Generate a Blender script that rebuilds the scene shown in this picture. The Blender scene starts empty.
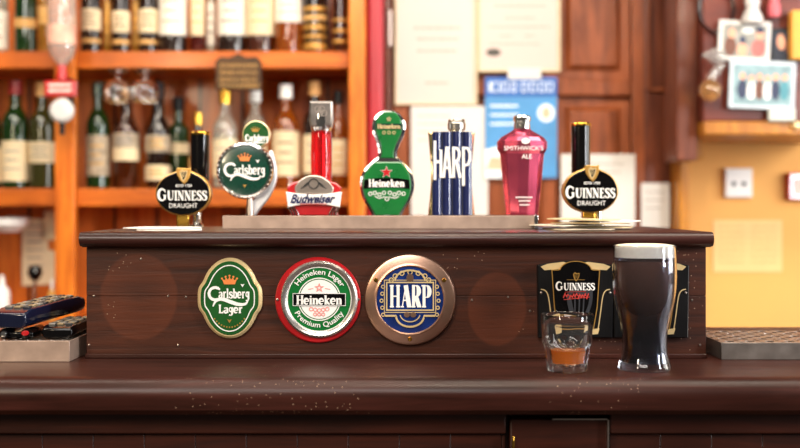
import bpy, bmesh, math, random
from mathutils import Vector, Matrix
random.seed(7)
S = bpy.context.scene
COL = S.collection
PI = math.pi
FP = 1111.0            # focal length in pixels
CAMZ = 1.25            # eye height
HZ = 205.0             # horizon row
COUNTER = 1.05
SHELF = 1.215          # top of the tap cabinet

def W(px, D): return (px - 400.0) / FP * D
def Z(py, D): return CAMZ + (HZ - py) / FP * D

# ------------------------------------------------------------------ materials
def lin(h):
    h = h.lstrip('#')
    c = [int(h[i:i+2], 16) / 255 for i in (0, 2, 4)]
    return tuple(x/12.92 if x <= .04045 else ((x+.055)/1.055)**2.4 for x in c) + (1.0,)
MC = {}
def new_mat(name):
    m = bpy.data.materials.new(name); m.use_nodes = True
    nt = m.node_tree
    return m, nt, nt.nodes['Principled BSDF']
def mat(name, col, rough=.5, metal=0., var=.12, scale=30, coat=0., trans=0., ior=1.5, bump=0., emit=None, es=0, alpha=1.0, stretch=(1,1,1), spec=.5):
    if name in MC: return MC[name]
    m, nt, b = new_mat(name)
    L = nt.links
    tc = nt.nodes.new('ShaderNodeTexCoord'); mp = nt.nodes.new('ShaderNodeMapping')
    mp.inputs['Scale'].default_value = stretch
    nz = nt.nodes.new('ShaderNodeTexNoise'); nz.inputs['Scale'].default_value = scale; nz.inputs['Detail'].default_value = 4
    L.new(tc.outputs['Object'], mp.inputs['Vector']); L.new(mp.outputs['Vector'], nz.inputs['Vector'])
    cr = nt.nodes.new('ShaderNodeValToRGB'); c = lin(col)
    cr.color_ramp.elements[0].position = .3; cr.color_ramp.elements[1].position = .7
    cr.color_ramp.elements[0].color = tuple(x*(1-var) for x in c[:3]) + (1,)
    cr.color_ramp.elements[1].color = tuple(min(1, x*(1+var)) for x in c[:3]) + (1,)
    L.new(nz.outputs['Fac'], cr.inputs['Fac']); L.new(cr.outputs['Color'], b.inputs['Base Color'])
    mr = nt.nodes.new('ShaderNodeMapRange')
    mr.inputs['To Min'].default_value = max(.02, rough*.8); mr.inputs['To Max'].default_value = min(1, rough*1.2)
    L.new(nz.outputs['Fac'], mr.inputs['Value']); L.new(mr.outputs['Result'], b.inputs['Roughness'])
    b.inputs['Metallic'].default_value = metal
    b.inputs['Coat Weight'].default_value = coat; b.inputs['Coat Roughness'].default_value = .06
    b.inputs['Transmission Weight'].default_value = trans; b.inputs['IOR'].default_value = ior
    b.inputs['Specular IOR Level'].default_value = spec
    b.inputs['Alpha'].default_value = alpha
    if bump:
        bp = nt.nodes.new('ShaderNodeBump'); bp.inputs['Strength'].default_value = bump; bp.inputs['Distance'].default_value = .002
        L.new(nz.outputs['Fac'], bp.inputs['Height']); L.new(bp.outputs['Normal'], b.inputs['Normal'])
    if emit:
        b.inputs['Emission Color'].default_value = lin(emit); b.inputs['Emission Strength'].default_value = es
    MC[name] = m
    return m
def wood(name, dark, light, stretch=(1.5, 14, 14), rough=.35, coat=.3, bump=.15, planks=None, marks=None, scale=4, specks=0):
    if name in MC: return MC[name]
    m, nt, b = new_mat(name); L = nt.links; N = nt.nodes.new
    tc = N('ShaderNodeTexCoord'); mp = N('ShaderNodeMapping'); mp.inputs['Scale'].default_value = stretch
    L.new(tc.outputs['Object'], mp.inputs['Vector'])
    n1 = N('ShaderNodeTexNoise'); n1.inputs['Scale'].default_value = scale; n1.inputs['Detail'].default_value = 8; n1.inputs['Roughness'].default_value = .65
    n1.inputs['Distortion'].default_value = .6
    L.new(mp.outputs['Vector'], n1.inputs['Vector'])
    n2 = N('ShaderNodeTexNoise'); n2.inputs['Scale'].default_value = 5; n2.inputs['Detail'].default_value = 3
    L.new(tc.outputs['Object'], n2.inputs['Vector'])
    cr = N('ShaderNodeValToRGB'); e = cr.color_ramp.elements
    e[0].position = .32; e[1].position = .72; e[0].color = lin(dark); e[1].color = lin(light)
    L.new(n1.outputs['Fac'], cr.inputs['Fac'])
    mx = N('ShaderNodeMixRGB'); mx.blend_type = 'MULTIPLY'; mx.inputs['Fac'].default_value = .45
    c2 = N('ShaderNodeValToRGB'); c2.color_ramp.elements[0].position = .3; c2.color_ramp.elements[0].color = (.45, .42, .4, 1)
    c2.color_ramp.elements[1].position = .65; c2.color_ramp.elements[1].color = (1.15, 1.12, 1.1, 1)
    L.new(n2.outputs['Fac'], c2.inputs['Fac']); L.new(cr.outputs['Color'], mx.inputs['Color1']); L.new(c2.outputs['Color'], mx.inputs['Color2'])
    out = mx.outputs['Color']
    sep = N('ShaderNodeSeparateXYZ'); L.new(tc.outputs['Object'], sep.inputs['Vector'])
    def math_(op, a, bb=None):
        q = N('ShaderNodeMath'); q.operation = op
        for i, v in enumerate((a, bb)):
            if v is None: continue
            if isinstance(v, (int, float)): q.inputs[i].default_value = v
            else: L.new(v, q.inputs[i])
        return q.outputs[0]
    if planks:            # (axis index, width): dark grooves between boards
        ax, w = planks
        f = math_('FRACT', math_('DIVIDE', sep.outputs[ax], w))
        g = math_('LESS_THAN', math_('ABSOLUTE', math_('SUBTRACT', f, .5)), .035)
        fl = math_('FLOOR', math_('DIVIDE', sep.outputs[ax], w))
        tone = math_('MULTIPLY_ADD', math_('FRACT', math_('MULTIPLY', math_('SINE', math_('MULTIPLY', fl, 12.9)), 43.7)), .35)
        tone.node.inputs[2].default_value = .72
        mt = N('ShaderNodeMixRGB'); mt.blend_type = 'MULTIPLY'; mt.inputs['Fac'].default_value = 1
        L.new(out, mt.inputs['Color1']); L.new(tone, mt.inputs['Color2'])
        mg = N('ShaderNodeMixRGB'); L.new(g, mg.inputs['Fac']); L.new(mt.outputs['Color'], mg.inputs['Color1'])
        mg.inputs['Color2'].default_value = lin('#1c0b05')
        out = mg.outputs['Color']
    if marks:             # ghosts of badges that once were screwed here: (x, z, rx, rz)
        for (cx, cz, rx, rz) in marks:
            dx = math_('DIVIDE', math_('SUBTRACT', sep.outputs[0], cx), rx); dz = math_('DIVIDE', math_('SUBTRACT', sep.outputs[2], cz), rz)
            d = math_('SQRT', math_('ADD', math_('MULTIPLY', dx, dx), math_('MULTIPLY', dz, dz)))
            d = math_('ADD', d, math_('MULTIPLY', math_('SUBTRACT', n1.outputs['Fac'], .5), .18))
            r = N('ShaderNodeValToRGB'); ee = r.color_ramp.elements
            ee[0].position = 0; ee[0].color = (.04, .04, .04, 1); ee[1].position = 1; ee[1].color = (0, 0, 0, 1)
            q = ee.new(.9); q.color = (.22, .22, .22, 1)
            q = ee.new(.97); q.color = (0, 0, 0, 1)
            L.new(d, r.inputs['Fac'])
            k = N('ShaderNodeMixRGB'); L.new(r.outputs['Color'], k.inputs['Fac']); L.new(out, k.inputs['Color1'])
            k.inputs['Color2'].default_value = lin('#7a3c20')
            out = k.outputs['Color']
    if specks:
        v = N('ShaderNodeTexVoronoi'); v.inputs['Scale'].default_value = specks
        L.new(tc.outputs['Object'], v.inputs['Vector'])
        lt = math_('MULTIPLY', math_('LESS_THAN', v.outputs['Distance'], .11), math_('GREATER_THAN', n2.outputs['Fac'], .55))
        k = N('ShaderNodeMixRGB'); L.new(lt, k.inputs['Fac']); L.new(out, k.inputs['Color1']); k.inputs['Color2'].default_value = lin('#a98a72')
        out = k.outputs['Color']
    L.new(out, b.inputs['Base Color'])
    mr = N('ShaderNodeMapRange'); mr.inputs['To Min'].default_value = rough*.7; mr.inputs['To Max'].default_value = min(1, rough*1.4)
    L.new(n2.outputs['Fac'], mr.inputs['Value']); L.new(mr.outputs['Result'], b.inputs['Roughness'])
    b.inputs['Coat Weight'].default_value = coat; b.inputs['Coat Roughness'].default_value = .15; b.inputs['Specular IOR Level'].default_value = .3
    bp = N('ShaderNodeBump'); bp.inputs['Strength'].default_value = bump; bp.inputs['Distance'].default_value = .003
    L.new(n1.outputs['Fac'], bp.inputs['Height']); L.new(bp.outputs['Normal'], b.inputs['Normal'])
    MC[name] = m
    return m

# ------------------------------------------------------------------ mesh building
class MB:
    def __init__(s): s.v = []; s.f = []
    def add(s, vs, fs):
        o = len(s.v); s.v += [tuple(p) for p in vs]; s.f += [[i+o for i in f] for f in fs]; return s
    def box(s, x0, x1, y0, y1, z0, z1):
        return s.add([(x0,y0,z0),(x1,y0,z0),(x1,y1,z0),(x0,y1,z0),(x0,y0,z1),(x1,y0,z1),(x1,y1,z1),(x0,y1,z1)],
                     [(0,3,2,1),(4,5,6,7),(0,1,5,4),(1,2,6,5),(2,3,7,6),(3,0,4,7)])
    def lathe(s, prof, n=32, c=(0,0,0), axis='z', sx=1, sy=1, cap=True):
        vs = []; fs = []; rows = []
        for r, h in prof:
            if r < 1e-6: rows.append([len(vs)]); vs.append((0, 0, h))
            else:
                rows.append(list(range(len(vs), len(vs)+n)))
                vs += [(r*math.cos(2*PI*k/n)*sx, r*math.sin(2*PI*k/n)*sy, h) for k in range(n)]
        for a, b in zip(rows, rows[1:]):
            for k in range(n):
                k2 = (k+1) % n
                q = [a[k % len(a)], a[k2 % len(a)], b[k2 % len(b)], b[k % len(b)]]
                u = []
                for i in q:
                    if i not in u: u.append(i)
                if len(u) > 2: fs.append(u)
        if cap:
            for r in (rows[0], rows[-1]):
                if len(r) > 1: fs.append(r[:])
        if axis == 'y': vs = [(x, h, y) for (x, y, h) in vs]     # h becomes depth, y becomes height
        if axis == 'x': vs = [(h, x, y) for (x, y, h) in vs]
        return s.add([(x+c[0], y+c[1], z+c[2]) for x, y, z in vs], fs)
    def plate(s, out, y0, y1, bev=0.0):
        """solid plate: outline in x,z ; front at y0 (towards the camera), back at y1"""
        n = len(out); vs = [(x, y1, z) for x, z in out]; rings = [list(range(n))]
        if bev:
            rings.append(list(range(n, 2*n))); vs += [(x, y0+bev, z) for x, z in out]
            o2 = offset(out, -bev); rings.append(list(range(2*n, 3*n))); vs += [(x, y0, z) for x, z in o2]
        else:
            rings.append(list(range(n, 2*n))); vs += [(x, y0, z) for x, z in out]
        fs = []
        for a, b in zip(rings, rings[1:]):
            for k in range(n): fs.append((a[k], a[(k+1) % n], b[(k+1) % n], b[k]))
        fs.append(rings[0][::-1]); fs.append(rings[-1])
        return s.add(vs, fs)
    def band(s, out, inn, y0, y1):
        """closed ring between two outlines of the same length"""
        n = len(out)
        vs = [(x, y0, z) for x, z in out] + [(x, y0, z) for x, z in inn] + [(x, y1, z) for x, z in out] + [(x, y1, z) for x, z in inn]
        fs = []
        for k in range(n):
            j = (k+1) % n
            fs += [(k, j, n+j, n+k), (2*n+k, 3*n+k, 3*n+j, 2*n+j), (k, 2*n+k, 2*n+j, j), (n+k, n+j, 3*n+j, 3*n+k)]
        return s.add(vs, fs)
    def rim(s, out, w, y0, y1): return s.band(out, offset(out, -w), y0, y1)
    def ribbon(s, pts, w, y0, y1, closed=False):
        n = len(pts)
        if not isinstance(w, (list, tuple)): w = [w]*n
        L, R = [], []
        for i, (x, z) in enumerate(pts):
            a = pts[max(0, i-1)]; b = pts[min(n-1, i+1)]
            if closed: a = pts[i-1]; b = pts[(i+1) % n]
            dx, dz = b[0]-a[0], b[1]-a[1]; l = math.hypot(dx, dz) or 1
            nx, nz = -dz/l*w[i]/2, dx/l*w[i]/2
            L.append((x+nx, z+nz)); R.append((x-nx, z-nz))
        if closed: return s.band(L, R, y0, y1)
        return s.plate(L + R[::-1], y0, y1) if False else s._strip(L, R, y0, y1)
    def _strip(s, L, R, y0, y1):
        n = len(L); vs = [(x, y0, z) for x, z in L] + [(x, y0, z) for x, z in R] + [(x, y1, z) for x, z in L] + [(x, y1, z) for x, z in R]
        fs = []
        for k in range(n-1):
            fs += [(k, k+1, n+k+1, n+k), (2*n+k, 3*n+k, 3*n+k+1, 2*n+k+1), (k, 2*n+k, 2*n+k+1, k+1), (n+k, n+k+1, 3*n+k+1, 3*n+k)]
        fs += [(0, n, 3*n, 2*n), (n-1, 3*n-1, 4*n-1, 2*n-1)]
        return s.add(vs, fs)
    def tube(s, path, r, n=12):
        m = len(path)
        if not isinstance(r, (list, tuple)): r = [r]*m
        rings = []; vs = []; fs = []; up = Vector((0, 0, 1)); prev = None
        for i, p in enumerate(path):
            p = Vector(p); d = (Vector(path[min(m-1, i+1)]) - Vector(path[max(0, i-1)])).normalized()
            if prev is None:
                a = d.orthogonal().normalized()
            else: a = (prev - d*prev.dot(d)).normalized()
            prev = a; b = d.cross(a)
            rings.append(list(range(len(vs), len(vs)+n)))
            vs += [tuple(p + (a*math.cos(2*PI*k/n) + b*math.sin(2*PI*k/n))*r[i]) for k in range(n)]
        for a, b in zip(rings, rings[1:]):
            for k in range(n): fs.append((a[k], a[(k+1) % n], b[(k+1) % n], b[k]))
        fs += [rings[0][::-1], rings[-1]]
        return s.add(vs, fs)
    def xform(s, mx): s.v = [tuple(mx @ Vector(p)) for p in s.v]; return s
    def build(s, name, m, parent=None, smooth=True, bevel=0, seg=2, loc=None, angle=35, sub=0):
        me = bpy.data.meshes.new(name); me.from_pydata(s.v, [], s.f); me.update()
        bm = bmesh.new(); bm.from_mesh(me); bmesh.ops.remove_doubles(bm, verts=bm.verts, dist=1e-7)
        bmesh.ops.recalc_face_normals(bm, faces=bm.faces); bm.to_mesh(me); bm.free()
        if smooth:
            me.shade_smooth(); me.set_sharp_from_angle(angle=math.radians(angle))
        me.materials.append(m)
        o = bpy.data.objects.new(name, me); COL.objects.link(o)
        if loc: o.location = loc
        if parent: o.parent = parent
        if bevel:
            b = o.modifiers.new('bevel', 'BEVEL'); b.width = bevel; b.segments = seg; b.limit_method = 'ANGLE'; b.angle_limit = math.radians(40)
        if sub:
            b = o.modifiers.new('sub', 'SUBSURF'); b.levels = sub; b.render_levels = sub
        return o
def offset(out, d):
    """move an outline along its outward normals (negative d: inwards)"""
    n = len(out); A = sum(out[i][0]*out[(i+1) % n][1] - out[(i+1) % n][0]*out[i][1] for i in range(n)); sg = 1 if A > 0 else -1
    r = []
    for i in range(n):
        a = out[i-1]; p = out[i]; b = out[(i+1) % n]
        d1 = (p[0]-a[0], p[1]-a[1]); d2 = (b[0]-p[0], b[1]-p[1])
        l1 = math.hypot(*d1) or 1; l2 = math.hypot(*d2) or 1
        n1 = (d1[1]/l1*sg, -d1[0]/l1*sg); n2 = (d2[1]/l2*sg, -d2[0]/l2*sg)
        nx, nz = n1[0]+n2[0], n1[1]+n2[1]; l = math.hypot(nx, nz) or 1; nx /= l; nz /= l
        c = max(.5, nx*n1[0]+nz*n1[1])
        r.append((p[0]+nx*d/c, p[1]+nz*d/c))
    return r
def oval(cx, cz, rx, rz=None, n=48, a0=0):
    rz = rz or rx
    return [(cx+rx*math.cos(a0+2*PI*k/n), cz+rz*math.sin(a0+2*PI*k/n)) for k in range(n)]
def arc(cx, cz, rx, rz, a0, a1, n=16):
    return [(cx+rx*math.cos(math.radians(a0+(a1-a0)*k/n)), cz+rz*math.sin(math.radians(a0+(a1-a0)*k/n))) for k in range(n+1)]
def smooth_line(pts, k=6, closed=False):
    """Catmull-Rom through the points"""
    n = len(pts); r = []
    rng = range(n) if closed else range(n-1)
    for i in rng:
        if closed: p = [pts[(i+j-1) % n] for j in range(4)]
        else: p = [pts[max(0, i-1)], pts[i], pts[i+1], pts[min(n-1, i+2)]]
        for j in range(k):
            t = j/k
            r.append(tuple(.5*((2*p[1][a]) + (-p[0][a]+p[2][a])*t + (2*p[0][a]-5*p[1][a]+4*p[2][a]-p[3][a])*t*t + (-p[0][a]+3*p[1][a]-3*p[2][a]+p[3][a])*t**3) for a in range(len(pts[0]))))
    if not closed: r.append(tuple(pts[-1]))
    return r

# ------------------------------------------------------------------ lettering
def glyph(ch, T=.2, t=.07):
    h = .1
    def ser(x, z, w=.34): return ([(x-w/2, z), (x+w/2, z)], t)
    A = lambda *a: arc(*a)
    if ch == 'G':
        p = A(.48, .5, .4, .47, 42, 318, 22); w = [t + (T-t)*max(0, math.sin(PI*i/22))**1.2 for i in range(23)]
        return [(p, w), ([(.8, .1), (.8, .44)], T*.9), ser(.8, .45, .34), ([(.8, .68), (.8, .92)], t)], 1.02
    if ch == 'C':
        p = A(.48, .5, .4, .47, 48, 312, 22); w = [t*1.4 + (T-t)*max(0, math.sin(PI*i/22))**1.2 for i in range(23)]
        return [(p, w), ([(.77, .62), (.77, .95)], t)], .9
    if ch == 'U':
        p = [(.2, .97), (.2, .35), (.24, .18), (.36, .07), (.5, .04), (.64, .08), (.74, .2), (.78, .38), (.78, .97)]
        return [(p, [T, T, T, T*.8, T*.5, t*1.3, t, t, t]), ser(.2, .965), ser(.78, .965, .28)], .96
    if ch == 'I': return [([(.2, 0), (.2, 1)], T), ser(.2, .035), ser(.2, .965)], .4
    if ch == 'N': return [([(.17, 0), (.17, 1)], t), ([(.17, .98), (.76, .02)], T), ([(.76, 0), (.76, 1)], t), ser(.17, .035, .28), ser(.1, .965, .22), ser(.76, .965, .28)], .93
    if ch == 'E': return [([(.2, 0), (.2, 1)], T), ([(.05, .035), (.68, .035)], t), ([(.05, .965), (.64, .965)], t), ([(.2, .52), (.5, .52)], t), ([(.66, 0), (.66, .24)], t), ([(.62, .78), (.62, 1)], t), ([(.5, .42), (.5, .62)], t)], .74
    if ch == 'S' or ch == 's':
        p = smooth_line([(.58, .78), (.5, .92), (.34, .965), (.17, .9), (.12, .74), (.22, .6), (.4, .5), (.56, .38), (.6, .22), (.5, .07), (.32, .035), (.15, .09), (.08, .24)], 4)
        n = len(p)-1; w = [t + (T*1.05-t)*max(0, math.sin(PI*i/n))**2 for i in range(n+1)]
        g = [(p, w), ([(.6, .7), (.6, .97)], t), ([(.07, .03), (.07, .3)], t)]
        if ch == 's': g = [([(x*.9, z*.68) for x, z in q], ww) for q, ww in g]; return g, .6
        return g, .7
    if ch == 'H': return [([(.2, 0), (.2, 1)], T), ([(.74, 0), (.74, 1)], T), ([(.2, .5), (.74, .5)], t), ser(.2, .035), ser(.2, .965), ser(.74, .035), ser(.74, .965)], .95
    if ch == 'A': return [([(.12, .02), (.42, .98)], t), ([(.42, .99), (.72, .02)], T), ([(.22, .32), (.62, .32)], t), ser(.12, .035, .28), ser(.73, .035, .34)], .86
    if ch == 'R':
        p = [(.2, .965)] + A(.42, .73, .24, .235, 90, -90, 12) + [(.2, .495)]
        w = [t] + [t + (T-t)*math.sin(PI*i/12) for i in range(13)] + [t]
        return [([(.2, 0), (.2, 1)], T), (p, w), ([(.4, .5), (.7, .02)], T), ser(.2, .035), ser(.76, .035, .22)], .88
    if ch == 'P':
        p = [(.2, .965)] + A(.42, .71, .25, .255, 90, -90, 12) + [(.2, .455)]
        w = [t] + [t + (T-t)*math.sin(PI*i/12) for i in range(13)] + [t]
        return [([(.2, 0), (.2, 1)], T), (p, w), ser(.2, .035), ser(.08, .965, .2)], .76
    if ch == 'D':
        p = [(.2, .965)] + A(.36, .5, .38, .465, 90, -90, 14) + [(.2, .035)]
        return [([(.2, 0), (.2, 1)], T), (p, [t]+[t+(T-t)*math.sin(PI*i/14) for i in range(15)]+[t])], .88
    if ch == 'L': return [([(.2, 0), (.2, 1)], T), ser(.2, .965), ([(.05, .04), (.66, .04)], t*1.3), ([(.64, 0), (.64, .26)], t)], .72
    x = .68                                     # lower case
    if ch == 'e':
        p = A(.34, x/2, .27, x/2-.04, 0, 312, 20); w = [t*1.1 + (T-t)*max(0, math.sin(PI*i/20))**1.1 for i in range(21)]
        return [(p, w), ([(.1, x/2), (.64, x/2)], t)], .7
    if ch == 'i': return [([(.18, 0), (.18, x)], T), ser(.18, .035, .34), ser(.12, x-.035, .2), ([(.08, .87), (.28, .87)], .17)], .38
    if ch == 'l': return [([(.18, 0), (.18, 1)], T), ser(.18, .035, .34), ser(.12, .965, .2)], .38
    if ch == 'n':
        p = [(.22, x*.72), (.32, x*.9), (.44, x-.05), (.55, x*.86), (.59, x*.66), (.59, 0)]
        return [([(.18, 0), (.18, x)], T), (p, [t, t, T*.7, T, T, T]), ser(.18, .035, .32), ser(.12, x-.035, .2), ser(.59, .035, .32)], .8
    if ch == 'k': return [([(.18, 0), (.18, 1)], T), ([(.22, .26), (.56, x)], t*1.3), ([(.32, .36), (.6, .02)], T), ser(.18, .035, .3), ser(.12, .965, .2), ser(.56, x-.035, .26), ser(.62, .035, .26)], .78
    if ch == 'r': return [([(.18, 0), (.18, x)], T), ([(.2, x*.7), (.34, x*.93), (.5, x-.06)], [t, T*.8, T*1.1]), ser(.18, .035, .32), ser(.12, x-.035, .2)], .54
    if ch == 'a':
        return [([(.1, x*.8), (.22, x-.05), (.4, x-.06), (.5, x*.78), (.5, .1), (.62, .03)], [T*.9, t, T*.7, T, T, t]), (A(.3, .19, .2, .16, 80, 400, 16), [t+(T-t)*.8*abs(math.sin(PI*i/16)) for i in range(17)])], .66
    if ch == 'b': return [([(.18, 0), (.18, 1)], T), ser(.12, .965, .2), (A(.36, x/2, .24, x/2-.04, 140, -140, 16), [t+(T-t)*math.sin(PI*i/16) for i in range(17)])], .68
    if ch == 'g':
        return [(A(.3, x*.6, .2, x*.34, 0, 360, 18), [t+(T-t)*.8*abs(math.sin(2*PI*i/36+PI/2)) for i in range(19)]), ([(.5, x), (.5, -.05), (.44, -.2), (.28, -.27), (.1, -.2)], [T, T, T*.8, t, T]), ([(.5, x-.03), (.64, x-.01)], t)], .68
    return [], .35
def word(mb, text, cx, cz, w, h, y, th=.0005, T=.2, t=.07, gap=.03, warp=None):
    """own serif letters; the word is centred on cx,cz (middle of the capitals), fitted to width w and cap height h"""
    x = 0; items = []
    for ch in text:
        g, adv = glyph(ch, T, t)
        items.append((g, x)); x += adv + gap
    tot = x - gap; sx = w/tot
    i = 0
    for g, x0 in items:
        for p, ww in g:
            q = [((x0+a-tot/2)*sx + cx, (b-.5)*h + cz) for a, b in p]
            sc = (sx+h)/2
            horizontal = len(p) == 2 and abs(p[0][1]-p[1][1]) < .01
            s_ = h if horizontal else (sx if len(p) == 2 and abs(p[0][0]-p[1][0]) < .01 else sc)
            ww = [v*s_ for v in ww] if isinstance(ww, (list, tuple)) else ww*s_
            e = (i % 7)*1.5e-6; i += 1
            if warp: q = [warp(*a) for a in q]
            mb.ribbon(q, ww, y - e, y+th)
    return mb
_FT = {}
def font_shape(text, bold=0.0):
    k = (text, bold)
    if k in _FT: return _FT[k]
    cu = bpy.data.curves.new('lettering_outline', 'FONT'); cu.body = text; cu.size = 1; cu.offset = bold; cu.resolution_u = 3
    o = bpy.data.objects.new('lettering_outline', cu); COL.objects.link(o)
    dg = bpy.context.evaluated_depsgraph_get(); dg.update()
    me = bpy.data.meshes.new_from_object(o.evaluated_get(dg))
    vs = [(v.co.x, v.co.y) for v in me.vertices]; fs = [list(p.vertices) for p in me.polygons]
    bpy.data.objects.remove(o); bpy.data.curves.remove(cu); bpy.data.meshes.remove(me)
    _FT[k] = (vs, fs); return _FT[k]
def sans(mb, text, cx, cz, w, h, y, th=.0004, bold=.012, shear=0, fn=None):
    vs, fs = font_shape(text, bold)
    if not vs: return mb
    x0 = min(v[0] for v in vs); x1 = max(v[0] for v in vs); z0 = min(v[1] for v in vs); z1 = max(v[1] for v in vs)
    P = []
    for a, b in vs:
        u = (a-x0)/(x1-x0)-.5; v = (b-z0)/(z1-z0)-.5
        if fn: P.append(fn(u, v))
        else: P.append((cx + u*w + shear*v*h, cz + v*h))
    n = len(P)
    mb.add([(x, y, z) for x, z in P] , fs)
    return mb

# ------------------------------------------------------------------ things
def tag(o, label=None, cat=None, group=None, kind=None):
    if label: o['label'] = label
    if cat: o['category'] = cat
    if group: o['group'] = group
    if kind: o['kind'] = kind
    return o
def thing(name, label, cat, loc=(0,0,0), rz=0, group=None):
    o = bpy.data.objects.new(name, None); COL.objects.link(o); o.empty_display_size = .02
    o.location = loc; o.rotation_euler = (0, 0, rz)
    return tag(o, label, cat, group)
def kids(o): return [c for c in bpy.data.objects if c.parent == o]
def dup(root, loc, rz=0, label=None, group=None, scale=None):
    r = root.copy(); COL.objects.link(r); r.location = loc; r.rotation_euler = (0, 0, rz)
    if label: r['label'] = label
    if group: r['group'] = group
    if scale: r.scale = scale
    for ch in kids(root):
        c = ch.copy(); COL.objects.link(c); c.parent = r
        for g in kids(ch):
            d = g.copy(); COL.objects.link(d); d.parent = c
    return r
def frame(cx, D, z0):
    s = D/FP
    return lambda px, py: ((px-cx)*s, CAMZ + (HZ-py)*s - z0)

# ================================================================== MATERIALS
m_counter = wood('dark varnished counter wood', '#240f08', '#45211a', stretch=(1.2, 16, 16), rough=.34, coat=.0, bump=.12, specks=190)
m_front = wood('dark counter front wood', '#260f08', '#431b0e', stretch=(1.2, 14, 14), rough=.4, coat=.15)
m_board = wood('cabinet top wood', '#200d09', '#42201a', stretch=(1.2, 16, 16), rough=.34, coat=.3, bump=.3)
m_orange = wood('orange varnished pine', '#a2480c', '#d8721c', stretch=(1.2, 12, 12), rough=.4, coat=.2)
m_post = wood('orange pine upright', '#b8510a', '#f08a26', stretch=(12, 12, 1.2), rough=.4, coat=.2)
m_planks = wood('tongue and groove orange boards', '#b5500f', '#ec8026', stretch=(12, 12, 1), rough=.4, coat=.2, planks=(0, .13))
m_door = wood('red brown door wood', '#6e3519', '#a85c34', stretch=(9, 9, 1.2), rough=.35, coat=.25)
m_dframe = wood('dark door frame wood', '#4a2114', '#7c4025', stretch=(9, 9, 1.2), rough=.35, coat=.25)
m_gold_wood = wood('golden pine post', '#9a5a14', '#cf8a2c', stretch=(9, 9, 1.2), rough=.4, coat=.2)
m_redboard = wood('reddish notice board wood', '#531e12', '#7c3622', stretch=(1.2, 9, 9), rough=.4, coat=.2)
m_yellow = mat('warm yellow plaster', '#e6aa5c', .75, var=.06, scale=3, bump=.2)
m_floor = wood('floor boards', '#4a2c1a', '#6b4228', stretch=(1.2, 12, 12), planks=(1, .14))
m_chrome = mat('polished chrome', '#dcdcdc', .1, 1, var=.04)
m_steel = mat('brushed steel', '#b9aca2', .32, 1, var=.15, scale=40, stretch=(1, 30, 30), bump=.1)
m_traysteel = mat('worn brown steel', '#b59c8c', .4, .45, var=.18, scale=30, bump=.15)
m_brass = mat('polished brass', '#d9a945', .2, 1, var=.1)
m_gold = mat('gold paint', '#c99a4e', .35, .6, var=.12)
m_palegold = mat('pale gold enamel', '#e6cb95', .3, .35, var=.12, coat=.4)
m_copper = mat('coppery brushed ring', '#c29a84', .3, .95, var=.25, scale=14, bump=.1)
m_black = mat('black gloss plastic', '#070607', .14, var=.2, coat=.1, spec=.4)
m_blackm = mat('black satin', '#0c0b0c', .4, var=.2, spec=.3)
m_white = mat('white enamel', '#eceae6', .4, var=.04)
m_green = mat('deep green enamel', '#17501e', .28, var=.2, coat=.6, scale=20)
m_green2 = mat('bright green enamel', '#0a6a2c', .28, var=.15, coat=.7, scale=20)
m_dgreen = mat('dark green enamel', '#0a3a2c', .22, var=.15, coat=.7)
m_red = mat('red enamel', '#b3161c', .3, var=.1, coat=.5)
m_redtxt = mat('red print', '#b8332c', .5, var=.1)
m_navy = mat('navy enamel', '#0d2a6e', .25, var=.3, coat=.7, scale=50)
m_navyd = mat('dark navy enamel', '#111c4e', .25, var=.15, coat=.7)
m_pink = mat('metallic rose red', '#c9506c', .2, .8, var=.12, coat=.4)
m_pinktxt = mat('pink print', '#e58f8a', .5, var=.1)
m_orangep = mat('orange print', '#e0803c', .5)
m_glass = mat('clear glass', '#ffffff', .02, trans=.996, ior=1.45, var=0)
m_paper = mat('white paper', '#d6d0c8', .8, var=.03, scale=8)
m_cream = mat('cream paper', '#dcc8a2', .75, var=.06, scale=10)
m_ink = mat('grey ink', '#8b8680', .8)

# ================================================================== SETTING
def struct(name, mb, m, parent=None, **k):
    o = mb.build(name, m, parent, **k)
    if not parent: o['kind'] = 'structure'
    return o
YW = 3.40
struct('floor', MB().box(-3.2, 3.2, .2, YW+.2, -.1, 0), m_floor, smooth=False)
struct('wall_back', MB().box(-3.2, W(681, YW), YW, YW+.12, 0, 2.9), m_planks, smooth=False)
struct('wall_right', MB().box(W(681, YW), 3.2, YW, YW+.12, 0, 2.9), m_yellow, smooth=False)

# panelled door behind the notices
DD = 3.30
d = bpy.data.objects.new('door_1', None); COL.objects.link(d); d['kind'] = 'structure'; d.location = (W(500, DD), DD, 0)
f = lambda px: W(px, DD) - W(500, DD)
mb = MB()
xs = [396, 408, 545, 556, 632, 643]
for a, b in ((392, 408), (541, 556), (632, 645)): mb.box(f(a), f(b), 0, .05, 0, 2.25)
for z0, z1 in ((Z(300, DD), Z(250, DD)), (Z(96, DD), Z(80, DD)), (0, .25), (2.13, 2.25)):
    mb.box(f(408), f(541), 0, .05, z0, z1); mb.box(f(556), f(632), 0, .05, z0, z1)
mb.build('door_frame', m_door, d, bevel=.006)
def raised(x0, x1, z0, z1):
    q = MB().box(f(x0), f(x1), .025, .045, z0, z1)
    a = [(f(x0)+.03, z0+.03), (f(x1)-.03, z0+.03), (f(x1)-.03, z1-.03), (f(x0)+.03, z1-.03)]
    q.plate(a, .008, .026, .016); return q
for a, b in ((408, 541), (556, 632)):
    for z0, z1 in ((Z(80, DD), 2.13), (Z(250, DD), Z(96, DD)), (.25, Z(300, DD))):
        raised(a, b, z0, z1).build('door_panel', m_door, d, bevel=.003)
MB().box(f(392), f(645), .051, .06, 0, 2.25).build('door_back', m_dframe, d)
MB().lathe([(0, 0), (.02, .002), (.024, .012), (.012, .022), (.01, .04)], 20, (f(562), -.036, Z(262, DD)), 'y').build('door_handle', m_brass, d)
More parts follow.
